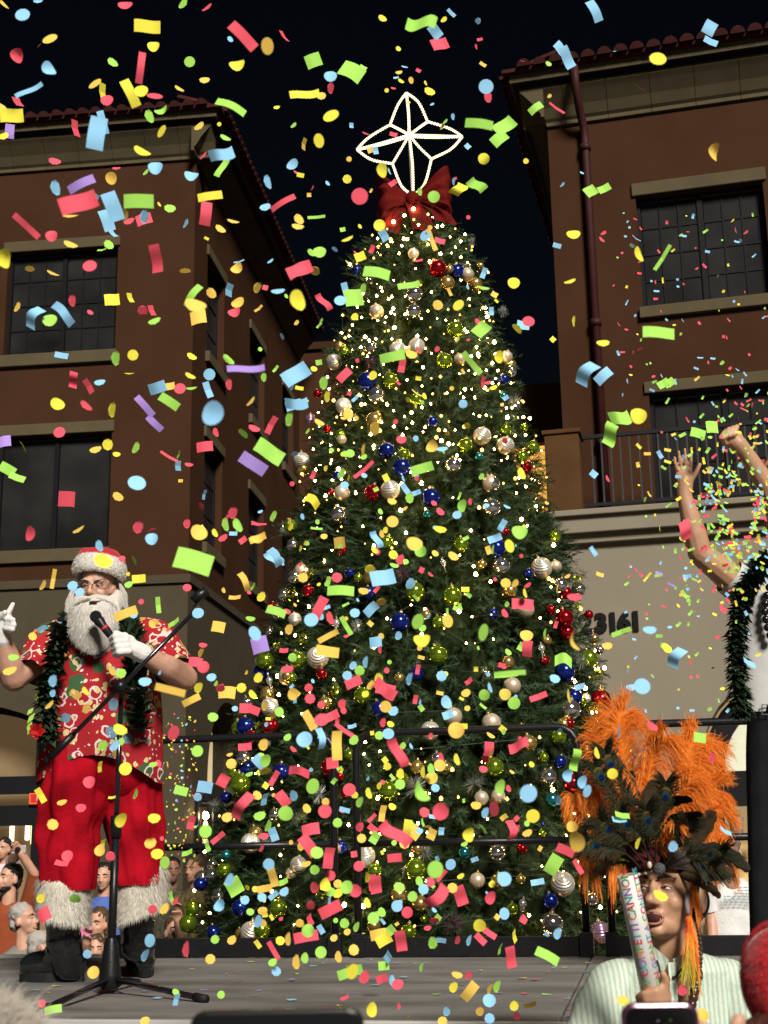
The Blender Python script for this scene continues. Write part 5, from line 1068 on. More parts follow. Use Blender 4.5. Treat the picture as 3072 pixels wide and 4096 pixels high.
hr = MB(); s = MB(); s.ell((0, .03, .055), (.083, .092, .078)); s.ell((0, .08, 0), (.07, .04, .07)); merge(hr, s, HM3); blob('hair', hr, mat('black hair', (.012, .010, .010), .5), pr, po, .009, 1)
WSH = mat('white knit shirt', (.46, .45, .43), .85, bump=.08, bs=60, var=.08, vs=8)
t = MB(); loft(t, [(at((a + c) / 2, y, PY), (c - a) / 2 / 965, (c - a) / 2 / 965 * .6) for (y, a, c) in ((2290, 3060, 3160), (2320, 2985, 3215), (2380, 2955, 3225), (2500, 2950, 3225), (2700, 2962, 3215), (2850, 2972, 3210))], 48, 0, .025, 6, 3, 30)
for (p_, q_) in ((s1, e1), (s2, e2)):
    k0 = len(t.v); t.tube([p_.lerp(q_, -.1), p_.lerp(q_, .1), p_.lerp(q_, .28), p_.lerp(q_, .42)], [.07, .080, .080, .078], 24, 0, False)
t.build('shirt', WSH, pr, po, smooth=True)
BTR = mat('black trousers', (.006, .006, .007), .8, var=.3, vs=10, spec=.12)
for (rows, sd2) in (([(2830, 2990, 3110), (3000, 2985, 3100), (3300, 2992, 3095), (3600, 3000, 3090), (3790, 3005, 3085)], 1.0), ([(2830, 3080, 3205), (3000, 3095, 3205), (3300, 3110, 3205), (3600, 3120, 3200), (3790, 3125, 3195)], 2.0)):
    t = MB(); loft(t, [(at((a + c) / 2, y, PY), (c - a) / 2 / 960, (c - a) / 2 / 960) for (y, a, c) in rows], 28, 0, .04, 5, sd2, 24); t.build('trouser_leg', BTR, pr, po, smooth=True)
for x in (3045, 3160): sh_ = MB(); q_ = at(x, 3800, PY); sh_.cap(V(q_.x, PY + .05, 1.262), V(q_.x - .03, PY - .14, 1.255), .042, .036); blob('shoe', sh_, LEATH, pr, po, .01, 2)
bl = MB(); loft(bl, [(at(3100, 2825, PY), .118, .078), (at(3100, 2850, PY), .118, .078)], 32, 0, 0, 5, 0, 3); bl.build('belt', LEATH, pr, po, smooth=True)
bk = MB(); bk.tube([at(3062 + dx_, 2838 + dy_, PY - .085) for (dx_, dy_) in ((-14, -20), (14, -20), (14, 20), (-14, 20), (-14, -20))], .003, 6); bk.build('belt_buckle', mat('steel', (.6, .6, .6), .25, .9), pr, po)
garland('leaf_garland', [at(3160, 2840, PY - .1), at(3170, 2600, PY - .11), at(3150, 2330, PY - .08), at(3120, 2260, PY + .03), at(3070, 2250, PY), at(3010, 2310, PY - .07), at(2965, 2420, PY - .10), at(2948, 2560, PY - .11), at(2952, 2720, PY - .10), at(2972, 2860, PY - .09)], 1500, 'thick dark green leaf garland hanging over the white shirt', .045, .05, LEI)
kb = root('nut_lei', at(3062, 2440, PY - .13), 'strand of shiny black nuts on the white shirt', 'lei')
a = MB(); a.ell((0, 0, 0), (.017, .016, .017), None, 14, 10); BN = a.mesh('nut', mat('black polished nut', (.008, .008, .009), .08, coat=.6), smooth=True)
for i in range(7): link('nut', BN, kb, at(3078 - 18 * math.sin(i * .55), 2350 + 32 * i, PY - .125) - kb.location)

# ------------------------------------------------------------------ people behind the stage and in front
def simple_person(hx, hy, Y, label, shirt, hair, skin=SKIN, yaw=0, pitch=0, sc=1.0, arms=(), beard=None, hairdo='short', sw=.21, mouth=0, floor=0.0, group='people behind the stage', trousers=True, vox=.012, facep=True):
    c = at(hx, hy, Y); r_ = root('person', (c.x, Y, floor), label, 'person', group); off = tuple(r_.location)
    M = Matrix.Translation(c) @ rotm(pitch, 0, yaw) @ Matrix.Scale(sc, 4); b = MB(); head_prims(b, M); nk = M @ V(0, .03, -.2)
    b.cap(nk + V(0, .02, -.08), nk + V(0, .03, -.4), .07, .08)
    for A in arms:
        pts = [at(x, y, Y + dy) for (x, y, dy) in A]
        b.cap(nk + V(math.copysign(sw * .75, pts[0].x - nk.x), .02, -.08), pts[0], .04, .040)
        for k in range(len(pts) - 1): b.cap(pts[k], pts[k + 1], .042 - .006 * k, .036 - .006 * k)
        h = pts[-1]; d = (pts[-1] - pts[-2]).normalized(); sd_ = d.cross(V(0, 1, 0)).normalized(); b.ell(h + d * .035, (.035, .022, .04))
        for k in range(4): f0 = h + d * .06 + sd_ * (.020 * (k - 1.5)); b.cap(f0, f0 + d * .042 + V(0, -.012, 0), .0095, .008, 8)
        b.cap(h + d * .03 + sd_ * .03, h + d * .06 + sd_ * .055, .010, .009, 8)
    blob('body', b, skin, r_, off, vox, 2)
    if facep: face(r_, off, M, BROW, mouth)
    if hair is not None:
        s = MB(); hm = MB(); s.ell((0, .028, .055), (.083, .094, .078)); s.ell((0, .075, -.01), (.068, .04, .07))
        if hairdo == 'long':
            for q in (-1, 1): s.cap((q * .07, .02, .02), (q * .08, .03, -.17), .03, .025)
            s.ell((0, .07, -.09), (.08, .04, .12))
        merge(hm, s, M); blob('hair', hm, hair, r_, off, .01, 1, (.01, 40, 40))
    if beard is not None:
        s = MB(); hm = MB(); s.ell((0, -.05, -.088), (.05, .045, .03)); s.ell((0, -.03, -.075), (.06, .05, .03)); merge(hm, s, M); blob('beard', hm, beard, r_, off, .008, 1)
    t = MB(); z0 = nk.z + .03; zb = max(floor + .85, z0 - .68)
    if zb < z0 - .2:
        loft(t, [(V(nk.x, Y + .03, z0), .06, .06), (V(nk.x, Y + .03, z0 - .06), sw * .75, .10), (V(nk.x, Y + .03, z0 - .13), sw, .125), (V(nk.x, Y + .03, z0 - .35), sw * .92, .125), (V(nk.x, Y + .03, zb), sw * .9, .13)], 32, 0, .03, 5, hx * .01, 22)
        for A in arms:
            q_ = at(A[0][0], A[0][1], Y + A[0][2]); p_ = nk + V(math.copysign(sw * .75, q_.x - nk.x), 0, -.06); t.tube([p_, p_.lerp(q_, .5), p_.lerp(q_, 1.05)], [.075, .065, .06], 16, 0, False)
        t.build('shirt', shirt, r_, off, smooth=True)
    if trousers and zb > floor + .3:
        for q in (-1, 1): t = MB(); loft(t, [(V(nk.x + q * .09, Y + .03, zb + .03), .10, .115), (V(nk.x + q * .09, Y + .03, floor + .02), .075, .08)], 16, 0, .04, 4, q, 8); t.build('trouser_leg', mat('dark jeans', (.025, .028, .04), .8, var=.2, vs=10), r_, off, smooth=True)
    return r_, off
sh = lambda n, c, **k: mat(n, c, .85, var=.12, vs=9, bump=.2, bs=60, **k)
BLK = mat('black hair', (.012, .010, .010), .5); BRN = mat('brown hair', (.06, .035, .02), .6); GRY = mat('grey hair', (.32, .29, .26), .8)
w_, wo_ = simple_person(2915, 3405, 9.5, 'person in white long-sleeved shirt with printed back, standing behind the stage', sh('white cotton', (.60, .59, .57)), mat('cropped grey hair', (.16, .10, .08), .8), SKIN, 165, 0, 1.0, [((2845, 3640, -.02), (2852, 3790, -.1))], sw=.23, facep=False)
for i, (x0, x1, y) in enumerate(((2950, 3020, 3548), (2950, 3018, 3560), (2938, 3022, 3572), (2895, 3022, 3584), (2895, 3022, 3596), (2896, 3018, 3608))):
    a = MB(); x = x0
    while x < x1: l = R.uniform(8, 22); a.add([at(x, y, 9.36), at(min(x + l, x1), y - .5, 9.36), at(min(x + l, x1), y + 4.5, 9.36), at(x, y + 5, 9.36)], [(0, 1, 2, 3)]); x += l + 4
    a.build('printed_line', mat('faded blue print', (.25, .31, .36), .8), w_, wo_)
simple_person(36, 3515, 12, 'bearded person in orange shirt shouting with one arm raised, behind the stage', sh('orange cotton', (.22, .048, .016)), BLK, SKIN, -35, -8, 1.05, [((140, 3500, -.1), (82, 3410, -.2))], BLK, mouth=.016)
simple_person(14, 3396, 12.3, 'dark haired child in pale pink top riding above the orange shirt', sh('pale pink cotton', (.55, .42, .44)), BLK, SKIN, -10, 0, .78, [((50, 3440, -.1), (62, 3400, -.2))], sw=.14, trousers=False)
simple_person(98, 3680, 10.4, 'grey haired person in grey shirt facing sideways below the shouting person', sh('grey linen', (.20, .18, .15)), GRY, SKIN, 70, -10, 1.0, [])
simple_person(168, 3790, 10.1, 'grey haired person low beside the sideways black boot', sh('dusty rose knit', (.30, .18, .15)), GRY, SKIN, 120, 0, .92, [])
simple_person(392, 3694, 10.8, 'long haired person holding up a pink phone between the fur cuffs', sh('cream knit', (.45, .4, .32)), BRN, SKIN, -15, 0, .95, [((350, 3790, -.1), (352, 3740, -.25))], hairdo='long')
simple_person(383, 3795, 10.2, 'child peering over the stage edge between the black boots', sh('red knit', (.35, .03, .03)), BRN, SKIN, 10, 0, .8, [((338, 3830, -.1), (346, 3778, -.2))], sw=.15)
simple_person(414, 3508, 12.6, 'dark haired person in a blue jacket seen between the fur cuffs', sh('blue jacket', (.06, .10, .30)), BLK, SKIN, 0, 0, 1.0, [], sw=.24)
simple_person(776, 3478, 13.0, 'person in dark floral shirt beside the tree foot', mat('dark floral shirt', (.02, .022, .024), .8, var=.9, vs=26, col2=(.16, .12, .03)), BRN, SKIN, -25, 0, 1.0, [((702, 3690, -.2), (712, 3640, -.35))], sw=.22)
simple_person(690, 3482, 13.6, 'person with brown skin between the fur cuff and the tree foot', mat('dark patterned shirt', (.03, .03, .035), .8, var=.9, vs=30, col2=(.12, .10, .05)), BLK, SKIN3, 15, 0, .98, [])
simple_person(700, 3728, 9.6, 'child in white sleeve low beside the lime bauble and guardrail', sh('white cotton', (.60, .59, .57)), BRN, SKIN, 20, -10, .85, [((728, 3760, -.1), (716, 3690, -.2))], sw=.15)
ph_ = root('phone', at(345, 3722, 10.5), 'phone in a pink case held up between the black boots', 'phone'); a = MB(); a.box((0, 0, 0), (.085, .012, .16), rotm(0, -12, 8).to_3x3()); a.build('case', mat('pink case', (.55, .16, .30), .4), ph_, bevel=.006)
cb = root('camera_device', at(76, 3398, 11.8), 'small silver camera held in the raised hands of the crowd', 'camera'); a = MB(); a.b6(-.06, .06, -.02, .02, -.035, .035); a.build('body', mat('silver plastic', (.4, .4, .4), .4, .3), cb, bevel=.006); a = MB(); a.lathe([(.001, -.05), (.022, -.05), (.025, -.02)], 14, Matrix.Rotation(math.pi / 2, 4, 'X') @ Matrix.Scale(-1, 4, V(0, 0, 1))); a.build('lens', BLACK, cb)

# red hat and auburn hair close to the lens, right; pale fuzzy hair, bottom left
n_, no_ = simple_person(3190, 4480, 1.75, 'auburn haired person in a red hat at the bottom right corner', sh('charcoal knit', (.04, .04, .045)), mat('auburn hair', (.07, .022, .015), .5, bump=.5, bs=150), SKIN, 170, 0, 1.0, [], hairdo='long', group='people close to the lens', vox=.014, facep=False)
a = MB(); hcn = at(3128, 3915, 1.75); a.ell(hcn, (.050, .06, .064), rotm(0, 12, 0).to_3x3(), 30, 20)
for i in range(len(a.v)):
    v_ = Vector(a.v[i]); a.v[i] = tuple(v_ + (v_ - hcn) * .09 * noise.noise(v_ * 22))
def hf2(u, v):
    w, q_ = 2 * math.pi * u, math.acos(1 - 2 * v); nr = V(math.sin(q_) * math.cos(w), math.sin(q_) * math.sin(w), math.cos(q_)); return hcn + V(nr.x * .048, nr.y * .061, nr.z * .068), nr
fur(a, hf2, 9000, .0035, .0007, .2); a.build('red_hat', mat('red knit plush', (.50, .012, .018), .8, sheen=.5, var=.2, vs=20), n_, no_, smooth=True)
ah = MB(); prs = []
for i in range(700):
    w = R.uniform(0, 6.28); q_ = R.uniform(.2, 1); p = at(3190, 4470, 1.75) + V(.085 * math.cos(w) * q_, .09 * math.sin(w) * q_, .085 * math.sqrt(max(0, 1.02 - q_ * q_))); e_ = p + V(.06 * math.cos(w) + R.uniform(-.02, .02), .05 * math.sin(w), -.10 * q_); prs.append((p, p.lerp(e_, .5) + V(0, 0, .02), e_))
strands(ah, prs, .0012, 6, 0, .004); ah.build('loose_hair', mat('auburn hair', (.07, .022, .015), .5), n_, no_)
n_, no_ = simple_person(-185, 4570, 1.55, 'person with pale fluffy hair at the bottom left corner', sh('grey wool', (.2, .19, .18)), GRY, SKIN, 180, 0, 1.0, [], group='people close to the lens', vox=.014, facep=False)
ah = MB(); prs = []; cc = at(-185, 4570, 1.55)
for i in range(5200):
    w = R.uniform(0, 6.28); q_ = R.random() ** .5; nr = V(math.cos(w) * q_, math.sin(w) * q_, math.sqrt(max(0, 1 - q_ * q_))); p = cc + V(nr.x * .085, .03 + nr.y * .095, .045 + nr.z * .085); e_ = p + nr * .018 + V(R.gauss(0, .012), R.gauss(0, .012), R.gauss(0, .008)); prs.append((p, p.lerp(e_, .5) + V(R.gauss(0, .005), 0, .004), e_))
strands(ah, prs, .0011, 4, 0, .003); ah.build('fluffy_hair', mat('pale fluffy hair', (.50, .45, .38), .8, transl=.3), n_, no_)

# ------------------------------------------------------------------ phones held up close to the lens
def phone(cx, cy, Y, w, h, label, casec, rz, shiny, screen=True):
    c = at(cx, cy, Y); p = root('phone', c, label, 'phone', rz=rz); t = .009
    def rr(w_, h_, r_, y):
        pts = []
        for (sx, sy, a0) in ((1, 1, 0), (-1, 1, 90), (-1, -1, 180), (1, -1, 270)):
            for k in range(7): a_ = math.radians(a0 + 15 * k); pts.append(V(sx * (w_ / 2 - r_) + r_ * math.cos(a_), y, sy * (h_ / 2 - r_) + r_ * math.sin(a_)))
        return pts
    A, B, C_ = rr(w, h, .013, -t / 2), rr(w, h, .013, t / 2), rr(w - .007, h - .007, .011, -t / 2 - .0012); n = len(A); m = MB()
    m.add(A + B + C_, [(i, (i + 1) % n, n + (i + 1) % n, n + i) for i in range(n)] + [tuple(range(n, 2 * n))] + [(2 * n + i, 2 * n + (i + 1) % n, (i + 1) % n, i) for i in range(n)]); m.build('case', casec, p, bevel=.0012)
    m = MB(); D = rr(w - .008, h - .008, .0105, -t / 2 - .0010); m.add(D, [tuple(range(n - 1, -1, -1))]); s_ = m.build('screen', mat('black phone glass', (.004, .004, .005), .12, coat=.4), p)
    return p
PUR = mat('plum metal phone case', (.085, .035, .06), .25, .6, coat=.5); DRK = mat('black glossy phone case', (.012, .011, .012), .22, .2, coat=.4)
p = phone(2634, 4160, 1.42, .076, .08 * 2, 'purple cased phone held up in front of the pale green shirt', PUR, 0, True)
p.location = at(2634, 4010, 1.42) + V(0, 0, -.08)
dots = [(.42, .02, .01), (.05, .4, .02), (.5, .42, .03), (.1, .35, .05), (.6, .2, .3), (.5, .5, .45)]
for k in range(26): a = MB(); a.box((R.uniform(-.028, .026), -.0064, .080 - .016 - R.uniform(0, .05)), (R.uniform(.0008, .003), .0004, R.uniform(.0006, .0016))); a.build('screen_light', emis('screen spot %d' % (k % 6), dots[k % 6], .5), p)
p = phone(1110, 4160, 1.25, .151, .074, 'dark phone held sideways at the bottom of the frame', DRK, math.radians(2), True); p.location = at(1110, 4036, 1.25) + V(0, 0, -.037)
def holder(px, py, Y, lab):
    c = at(px, py, Y); h = root('person', (c.x + .05, Y + .02, 0), lab, 'person', 'people close to the lens'); off = tuple(h.location); b = MB(); b.ell(c + V(0, -.002, -.03), (.03, .018, .04))
    for k in range(4): f0 = c + V(-.032, .012, .010 - .018 * k); b.cap(c + V(.0, .02, .005 - .018 * k), f0, .009, .0085, 8)
    b.cap(c + V(.03, -.01, -.02), c + V(.041, -.008, .012), .010, .0085, 8); e = c + V(.10, -.16, -.30); b.cap(c + V(.01, 0, -.06), e, .028, .042); s_ = c + V(.12, -.30, -.16); b.cap(e, s_, .045, .055); b.cap(s_, s_ + V(-.1, -.02, -.1), .06, .1); b.cap(s_ + V(-.12, -.02, -.1), s_ + V(-.12, -.02, -.6), .13, .14); b.cap(s_ + V(-.12, -.02, -.05), s_ + V(-.12, -.02, .0), .055, .05)
    b.ell(s_ + V(-.12, -.03, .06), (.075, .09, .11)); b.cap(s_ + V(-.2, -.02, -.6), s_ + V(-.2, -.02, -1.15), .08, .06); b.cap(s_ + V(-.04, -.02, -.6), s_ + V(-.04, -.02, -1.15), .08, .06); blob('body', b, SKIN, h, off, .012, 2)
    t = MB(); loft(t, [(s_ + V(-.12, -.02, .0), .07, .07), (s_ + V(-.12, -.02, -.06), .19, .12), (s_ + V(-.12, -.02, -.6), .18, .15)], 28, 0, .03, 5, px, 14); t.build('shirt', sh('navy knit', (.03, .035, .06)), h, off, smooth=True)
holder(2790, 4105, 1.425, 'hand of a person holding the purple cased phone')
# ================================================================== CONFETTI
CD = [(0, 0, .7836, """bd115,75,75,70,0 bd195,8,50,30,0 od20,25,60,18,-50 od255,198,80,60,20 ot205,222,45,12,60 yd785,238,62,58,0 ys752,135,130,65,0 rd640,27,75,55,0 gd935,20,60,45,60 rd1058,40,65,35,40 rs1240,185,170,55,-45 od1365,235,85,55,75 rt1450,185,65,18,-55 gs1600,310,80,70,20 yd1212,335,80,65,10 gd968,315,55,55,0 rd85,285,75,50,80 bd248,355,80,55,-60 gd575,320,60,40,-50 rs718,345,160,35,82 od485,427,75,50,35 yt525,470,90,20,-85 rd547,512,65,60,0 ys665,475,150,50,-65 yd722,465,70,65,0 rd790,490,80,45,-10 od915,455,55,25,-35 od1045,410,55,42,0 bs148,460,150,22,32 rt90,520,50,25,-60 ys60,590,115,70,5 od5,550,60,40,-40 ps50,670,75,45,85 yd20,695,55,45,10 gs1178,545,160,38,-25 gd825,567,70,45,25 gd762,595,70,38,-80 ys1555,480,150,40,12 od1640,490,45,50,0 rt385,655,85,20,-80 bs495,680,170,85,80 bs525,625,120,35,-75 yd825,670,70,45,65 od1018,645,60,42,40 gd1150,705,60,32,-30 bc1130,785,130,60,20 rd1040,795,55,25,50 gs1135,850,120,30,65 yd725,775,90,45,-30 rd280,825,65,42,-20 bd795,858,75,70,0 gd745,880,40,25,50 rd595,860,45,22,0 bd977,900,72,55,-10 od567,910,65,48,75 ot1552,735,60,15,80 yd1628,718,72,50,85 bd1493,840,65,55,50 bd1365,930,75,32,-80 rs1445,1035,140,28,30 bd1355,1058,60,45,15 gs1615,1108,90,15,5 od1525,1120,60,45,-60 od1520,1158,65,38,-10 ps415,940,145,45,25 bd282,960,80,35,-85 rs400,1035,190,90,20 od360,1105,85,28,0 bs480,995,60,20,-30 bs575,1055,150,75,-70 gs708,1028,150,70,0 od632,1095,70,50,-60 bs545,1125,110,55,-70 bt575,1190,50,18,-50 rs735,1120,80,60,20 bd735,1105,75,30,75 rd660,1130,60,40,20 gd868,1065,60,48,-15 ys1072,1002,125,42,10 rs1050,1090,120,55,82 bd950,1140,55,28,70 od1190,1132,65,25,-15 od1125,1170,60,35,-40 rs135,1155,165,32,-42 rd265,1205,62,60,0 gd555,1250,55,42,-55 gt520,1275,45,18,10 od360,1250,75,35,-25 rs795,1320,140,60,-85 rd458,1357,72,62,0 od152,1370,50,25,5 od270,1398,70,16,-25 od945,1380,60,16,5 od1210,1370,65,55,40 bt1220,1335,55,16,15 bd1420,1488,75,35,5 od1313,1467,60,32,60 bt1170,1480,65,25,80 yd1515,1535,110,62,-75 gd1632,1287,65,60,0 gd1590,1293,50,30,-40 rs1530,1378,130,60,25 od1608,1382,55,40,-20 od1078,1497,60,45,-65 gs985,1510,130,38,55 od998,1560,110,70,-20 os1012,1620,80,70,10 od1215,1545,70,55,30 rd1198,1595,65,50,20 ot1320,1575,50,25,40 rd368,1535,62,25,85 ys572,1530,75,60,10 yt665,1520,50,18,-70 od90,1567,58,38,65 yd15,1320,100,55,85 rd730,1585,55,50,0 rt775,1585,55,20,-70 bc175,1620,120,55,60 bc320,1600,150,45,-45 gd255,1635,75,65,0 gd790,1640,70,40,20 rd460,1595,35,22,-40"""),
 (0, 1400, .7233, """bs340,30,75,32,-10 gd638,45,85,32,85 yd735,28,60,60,0 yd1060,37,60,32,-35 gd1262,55,80,35,-45 ps1360,102,205,32,8 gd1458,150,52,28,85 bd1158,135,65,65,0 yd1052,145,65,26,-30 bs1620,150,110,60,40 rc405,165,90,40,75 rs490,200,85,35,-60 bd553,180,65,38,5 yd718,132,60,10,0 yd318,300,80,60,-40 rd475,310,80,28,-45 yd618,330,90,22,82 bs870,208,95,60,15 os942,200,50,40,10 rd995,213,65,60,0 gd1060,213,65,20,5 rd1265,190,65,30,88 ps800,310,140,38,-50 ps855,405,110,38,-45 gs935,285,120,50,-35 bd1178,350,140,125,70 bs1150,220,90,35,-70 bs1625,305,90,55,15 od1390,285,70,26,50 gd1598,382,80,35,80 rs1500,415,105,32,62 rd1405,435,70,35,-25 gd1348,460,70,35,-40 rd1192,455,55,25,-75 rd328,455,60,65,0 yd595,523,65,52,88 od530,552,70,40,10 yd132,535,75,18,-62 ps20,508,80,60,10 gs40,660,90,55,-30 gs95,705,90,35,-20 gd753,540,70,45,65 rc935,590,110,14,-30 gt988,578,45,15,70 bt985,640,55,22,90 rd1045,635,50,22,-10 rs1132,535,90,55,5 gs1490,563,165,80,-30 ps1400,628,160,70,-35 bd757,735,100,75,-25 od652,812,65,40,-40 rs368,825,90,85,-5 rd1115,865,48,28,-65 bt1130,800,55,12,75 rd168,1015,85,65,80 od437,995,75,25,30 rd763,980,70,50,75 bd840,1045,70,65,0 rt835,995,50,10,25 od1100,1010,95,75,-40 rd1033,960,55,35,85 gd1245,965,80,28,-80 gd1312,970,85,38,-65 yd1187,1012,52,24,-65 rd1235,1040,60,35,30 bs1290,1015,45,22,0 rd1287,900,70,45,75 oc1425,1042,95,35,20 rt1430,965,80,8,0 gt1515,920,60,22,65 bd548,1083,68,28,-75 bc1520,1145,110,45,-55 gs1070,1170,205,110,-15 yd570,1165,105,65,-30 rd675,1155,40,35,0 gd745,1165,60,26,-70 ys768,1265,75,45,5 od240,1300,65,35,60 oc295,1265,110,22,80 bd403,1305,60,55,0 bd442,1340,48,55,0 gd712,1298,50,35,10 oc1350,1280,110,35,-60 gt1398,1308,45,15,60 rd1035,1315,50,40,-10 ot1298,1368,65,18,3 yd1447,1365,62,38,50 gc875,1410,90,25,-85 os695,1458,130,48,22 bd740,1465,45,40,0 bd1095,1455,65,55,0 gt965,1505,60,22,35 gd1385,1487,55,22,-10"""),
 (0, 2150, .5425, """os1255,1125,225,55,-15 bd1070,1065,100,55,-5 gd893,1003,70,80,0 od828,985,75,32,-65 bd388,1055,95,45,88 bd388,1148,58,36,88 yd628,1133,75,20,-55 od368,1235,85,35,40 bd1560,1032,75,55,0 yd1462,1105,85,55,75 os1410,1200,140,50,25 rs1440,920,100,65,-10 rd1500,955,90,85,0 od1480,845,75,30,70 rd1497,795,65,30,-8 os1610,660,95,75,-10 gt1280,630,90,30,35 od1120,640,70,35,-60 rd1280,1440,110,70,80 yd885,1418,110,55,-30 gd755,1532,80,55,88 bd850,1535,95,55,40 gd895,1505,60,50,40 yd925,1705,95,90,0 gd1130,1675,65,30,5 yt737,1690,80,18,85 gd1455,1575,80,85,0 gd1570,1325,80,60,-15 rd1625,1110,70,60,10 os1640,1145,50,60,0 gd100,885,80,40,-10 od75,985,110,50,10 od240,730,65,50,-50"""),
 (0, 3000, .5425, """rd660,237,90,80,5 ys300,335,115,45,-60 od458,388,78,28,8 rd597,428,80,50,-10 yt825,350,55,12,5 gd1003,322,85,35,70 yd890,515,110,70,75 yd1137,505,95,55,-8 od388,550,85,65,-40 od1110,688,92,65,5 yd1160,768,95,60,-5 gd1215,830,75,90,60 rd497,782,75,85,0 rd815,783,75,75,0 rt455,835,100,22,-8 od737,740,85,75,30 yt757,690,60,22,80 yd300,1090,55,75,88 gd555,1095,75,85,0 rs325,1215,90,95,30 rd1125,1175,70,70,0 od1215,1170,90,55,40 rd1295,1115,70,28,45 gt1265,1090,95,18,-75 bd1105,1405,80,95,60 bd1068,1510,45,100,75 bd645,1505,68,68,0 gd1585,1395,65,45,30 rd1368,1465,120,32,-88 od1548,1545,70,65,-20 gd1515,600,95,90,20 bs1510,275,110,80,-10 bd1458,347,65,65,0 rs1410,535,100,50,75 gs1335,300,100,60,-15 rc1610,650,120,30,40 gs390,1915,130,50,10 rd310,1870,60,55,0 od690,1640,90,80,10 gd1295,1785,55,30,-30 bs1300,1840,90,35,75 od1070,1998,75,45,5 gd1630,1805,60,55,0 bd1620,1145,70,90,50 gt1530,710,70,20,-70 gt1380,758,80,22,20 od1425,825,80,22,60"""),
 (600, 2700, .5425, """rs705,245,90,65,0 rs770,260,80,60,-20 od845,225,80,40,75 od905,297,60,40,-20 gd952,272,75,65,-60 od1055,140,90,80,70 bt1070,170,75,22,85 rd1170,95,65,65,0 rd1180,175,75,80,0 rd1262,220,58,55,0 rd1415,212,60,75,88 rs1500,55,120,65,25 od1630,75,80,45,50 yd800,20,80,65,50 yd675,95,75,70,0 rs520,95,60,50,20 os570,130,120,80,-5 yd755,145,80,35,-50 os1175,335,150,60,-60 rd1265,330,110,80,10 rs1345,300,100,60,25 bd1140,475,105,120,20 bc1258,470,160,50,-80 os1380,520,210,75,88 rs1345,650,90,80,5 rc1430,405,160,30,-35 gd1015,460,65,45,30 gd1505,480,80,60,40 bt1490,378,65,20,15 rd1055,548,60,22,-40 od835,512,68,90,88 rs700,530,100,50,5 gd850,630,75,95,80 yd850,705,95,60,20 bs810,640,110,80,-50 od600,655,75,80,0 rc1100,715,160,60,-8 rc915,760,120,40,60 gd1200,820,90,115,85 rc680,970,230,75,60 rs980,915,120,75,-55 bd1060,888,65,85,85 bt845,915,90,35,75 od790,888,75,50,-40 gd1000,1020,110,110,0 od570,1050,85,60,10 gd810,1040,95,50,10 rd840,1190,80,35,0 rs1185,1140,130,75,10 od1155,985,75,50,-50 gd875,1110,95,40,65 bs910,1175,100,60,-70 rd1290,1005,100,95,0 od1295,935,60,60,0 gd1383,1090,70,72,0 rd1545,1118,62,75,85 od1560,1205,62,70,0 rd1470,845,95,85,0 yd1510,885,55,55,0 gd1545,935,50,80,75 yd1610,870,85,35,-75 bs1435,995,80,35,-15 rc500,1200,120,35,40 rs540,780,90,80,60 gt425,1265,75,20,-75 rd825,1275,65,25,60 rs1170,1260,170,80,-55 gd1230,1310,95,70,-10 rs1320,1350,150,75,80 od1115,1255,55,85,80 od1150,1395,80,25,10 gd1215,1435,75,75,40 rd1330,1480,80,75,0 od1385,1540,65,60,0 yd1290,1545,70,95,-65 rd1215,1565,70,85,80 gd1450,1565,80,100,30 rd1515,1590,90,95,60 yd1385,1610,85,50,20 gd1330,1600,75,60,0 bd875,1395,85,85,0 os905,1490,150,60,-75 os845,1575,110,50,10 bd825,1640,70,55,-20 bs910,1625,80,40,40 bd990,1600,75,50,20 gs620,1560,130,110,-60 bd590,1510,100,60,55 gt985,1525,70,25,25 bd520,1695,90,60,60 bd700,1660,60,70,0 od830,1740,75,45,0 rd1185,1697,70,70,0 bt1325,1680,90,20,-85 rs1330,1730,170,85,25 rt1180,1810,80,30,-70 gd1435,1830,70,75,45 bd800,1815,95,60,60 od835,1830,60,55,60 od1105,1830,65,65,0 gd1165,1885,85,95,-40 rs1150,1930,180,70,10 bs1260,1875,70,40,-60 gd480,1950,65,60,0 od605,1955,75,50,25 yd960,1960,70,55,-15 od1015,1945,100,35,-85 ys795,1985,65,35,-55 rc910,2030,150,35,-60 gd905,2120,70,40,15 gd1260,2045,80,85,0 od1500,2025,70,60,-20 gd1140,2085,50,80,-75 od1075,2115,110,45,-80 od1385,2075,45,75,-75 od445,2095,75,65,-20 bd930,2185,75,55,-25 gd1520,1855,45,80,80 od1455,1895,55,40,20 ys1490,2170,80,90,0 rd1540,1410,80,75,0 yd1605,1490,80,35,80 yd1600,1680,80,40,-60 rs1640,1530,120,60,-80"""),
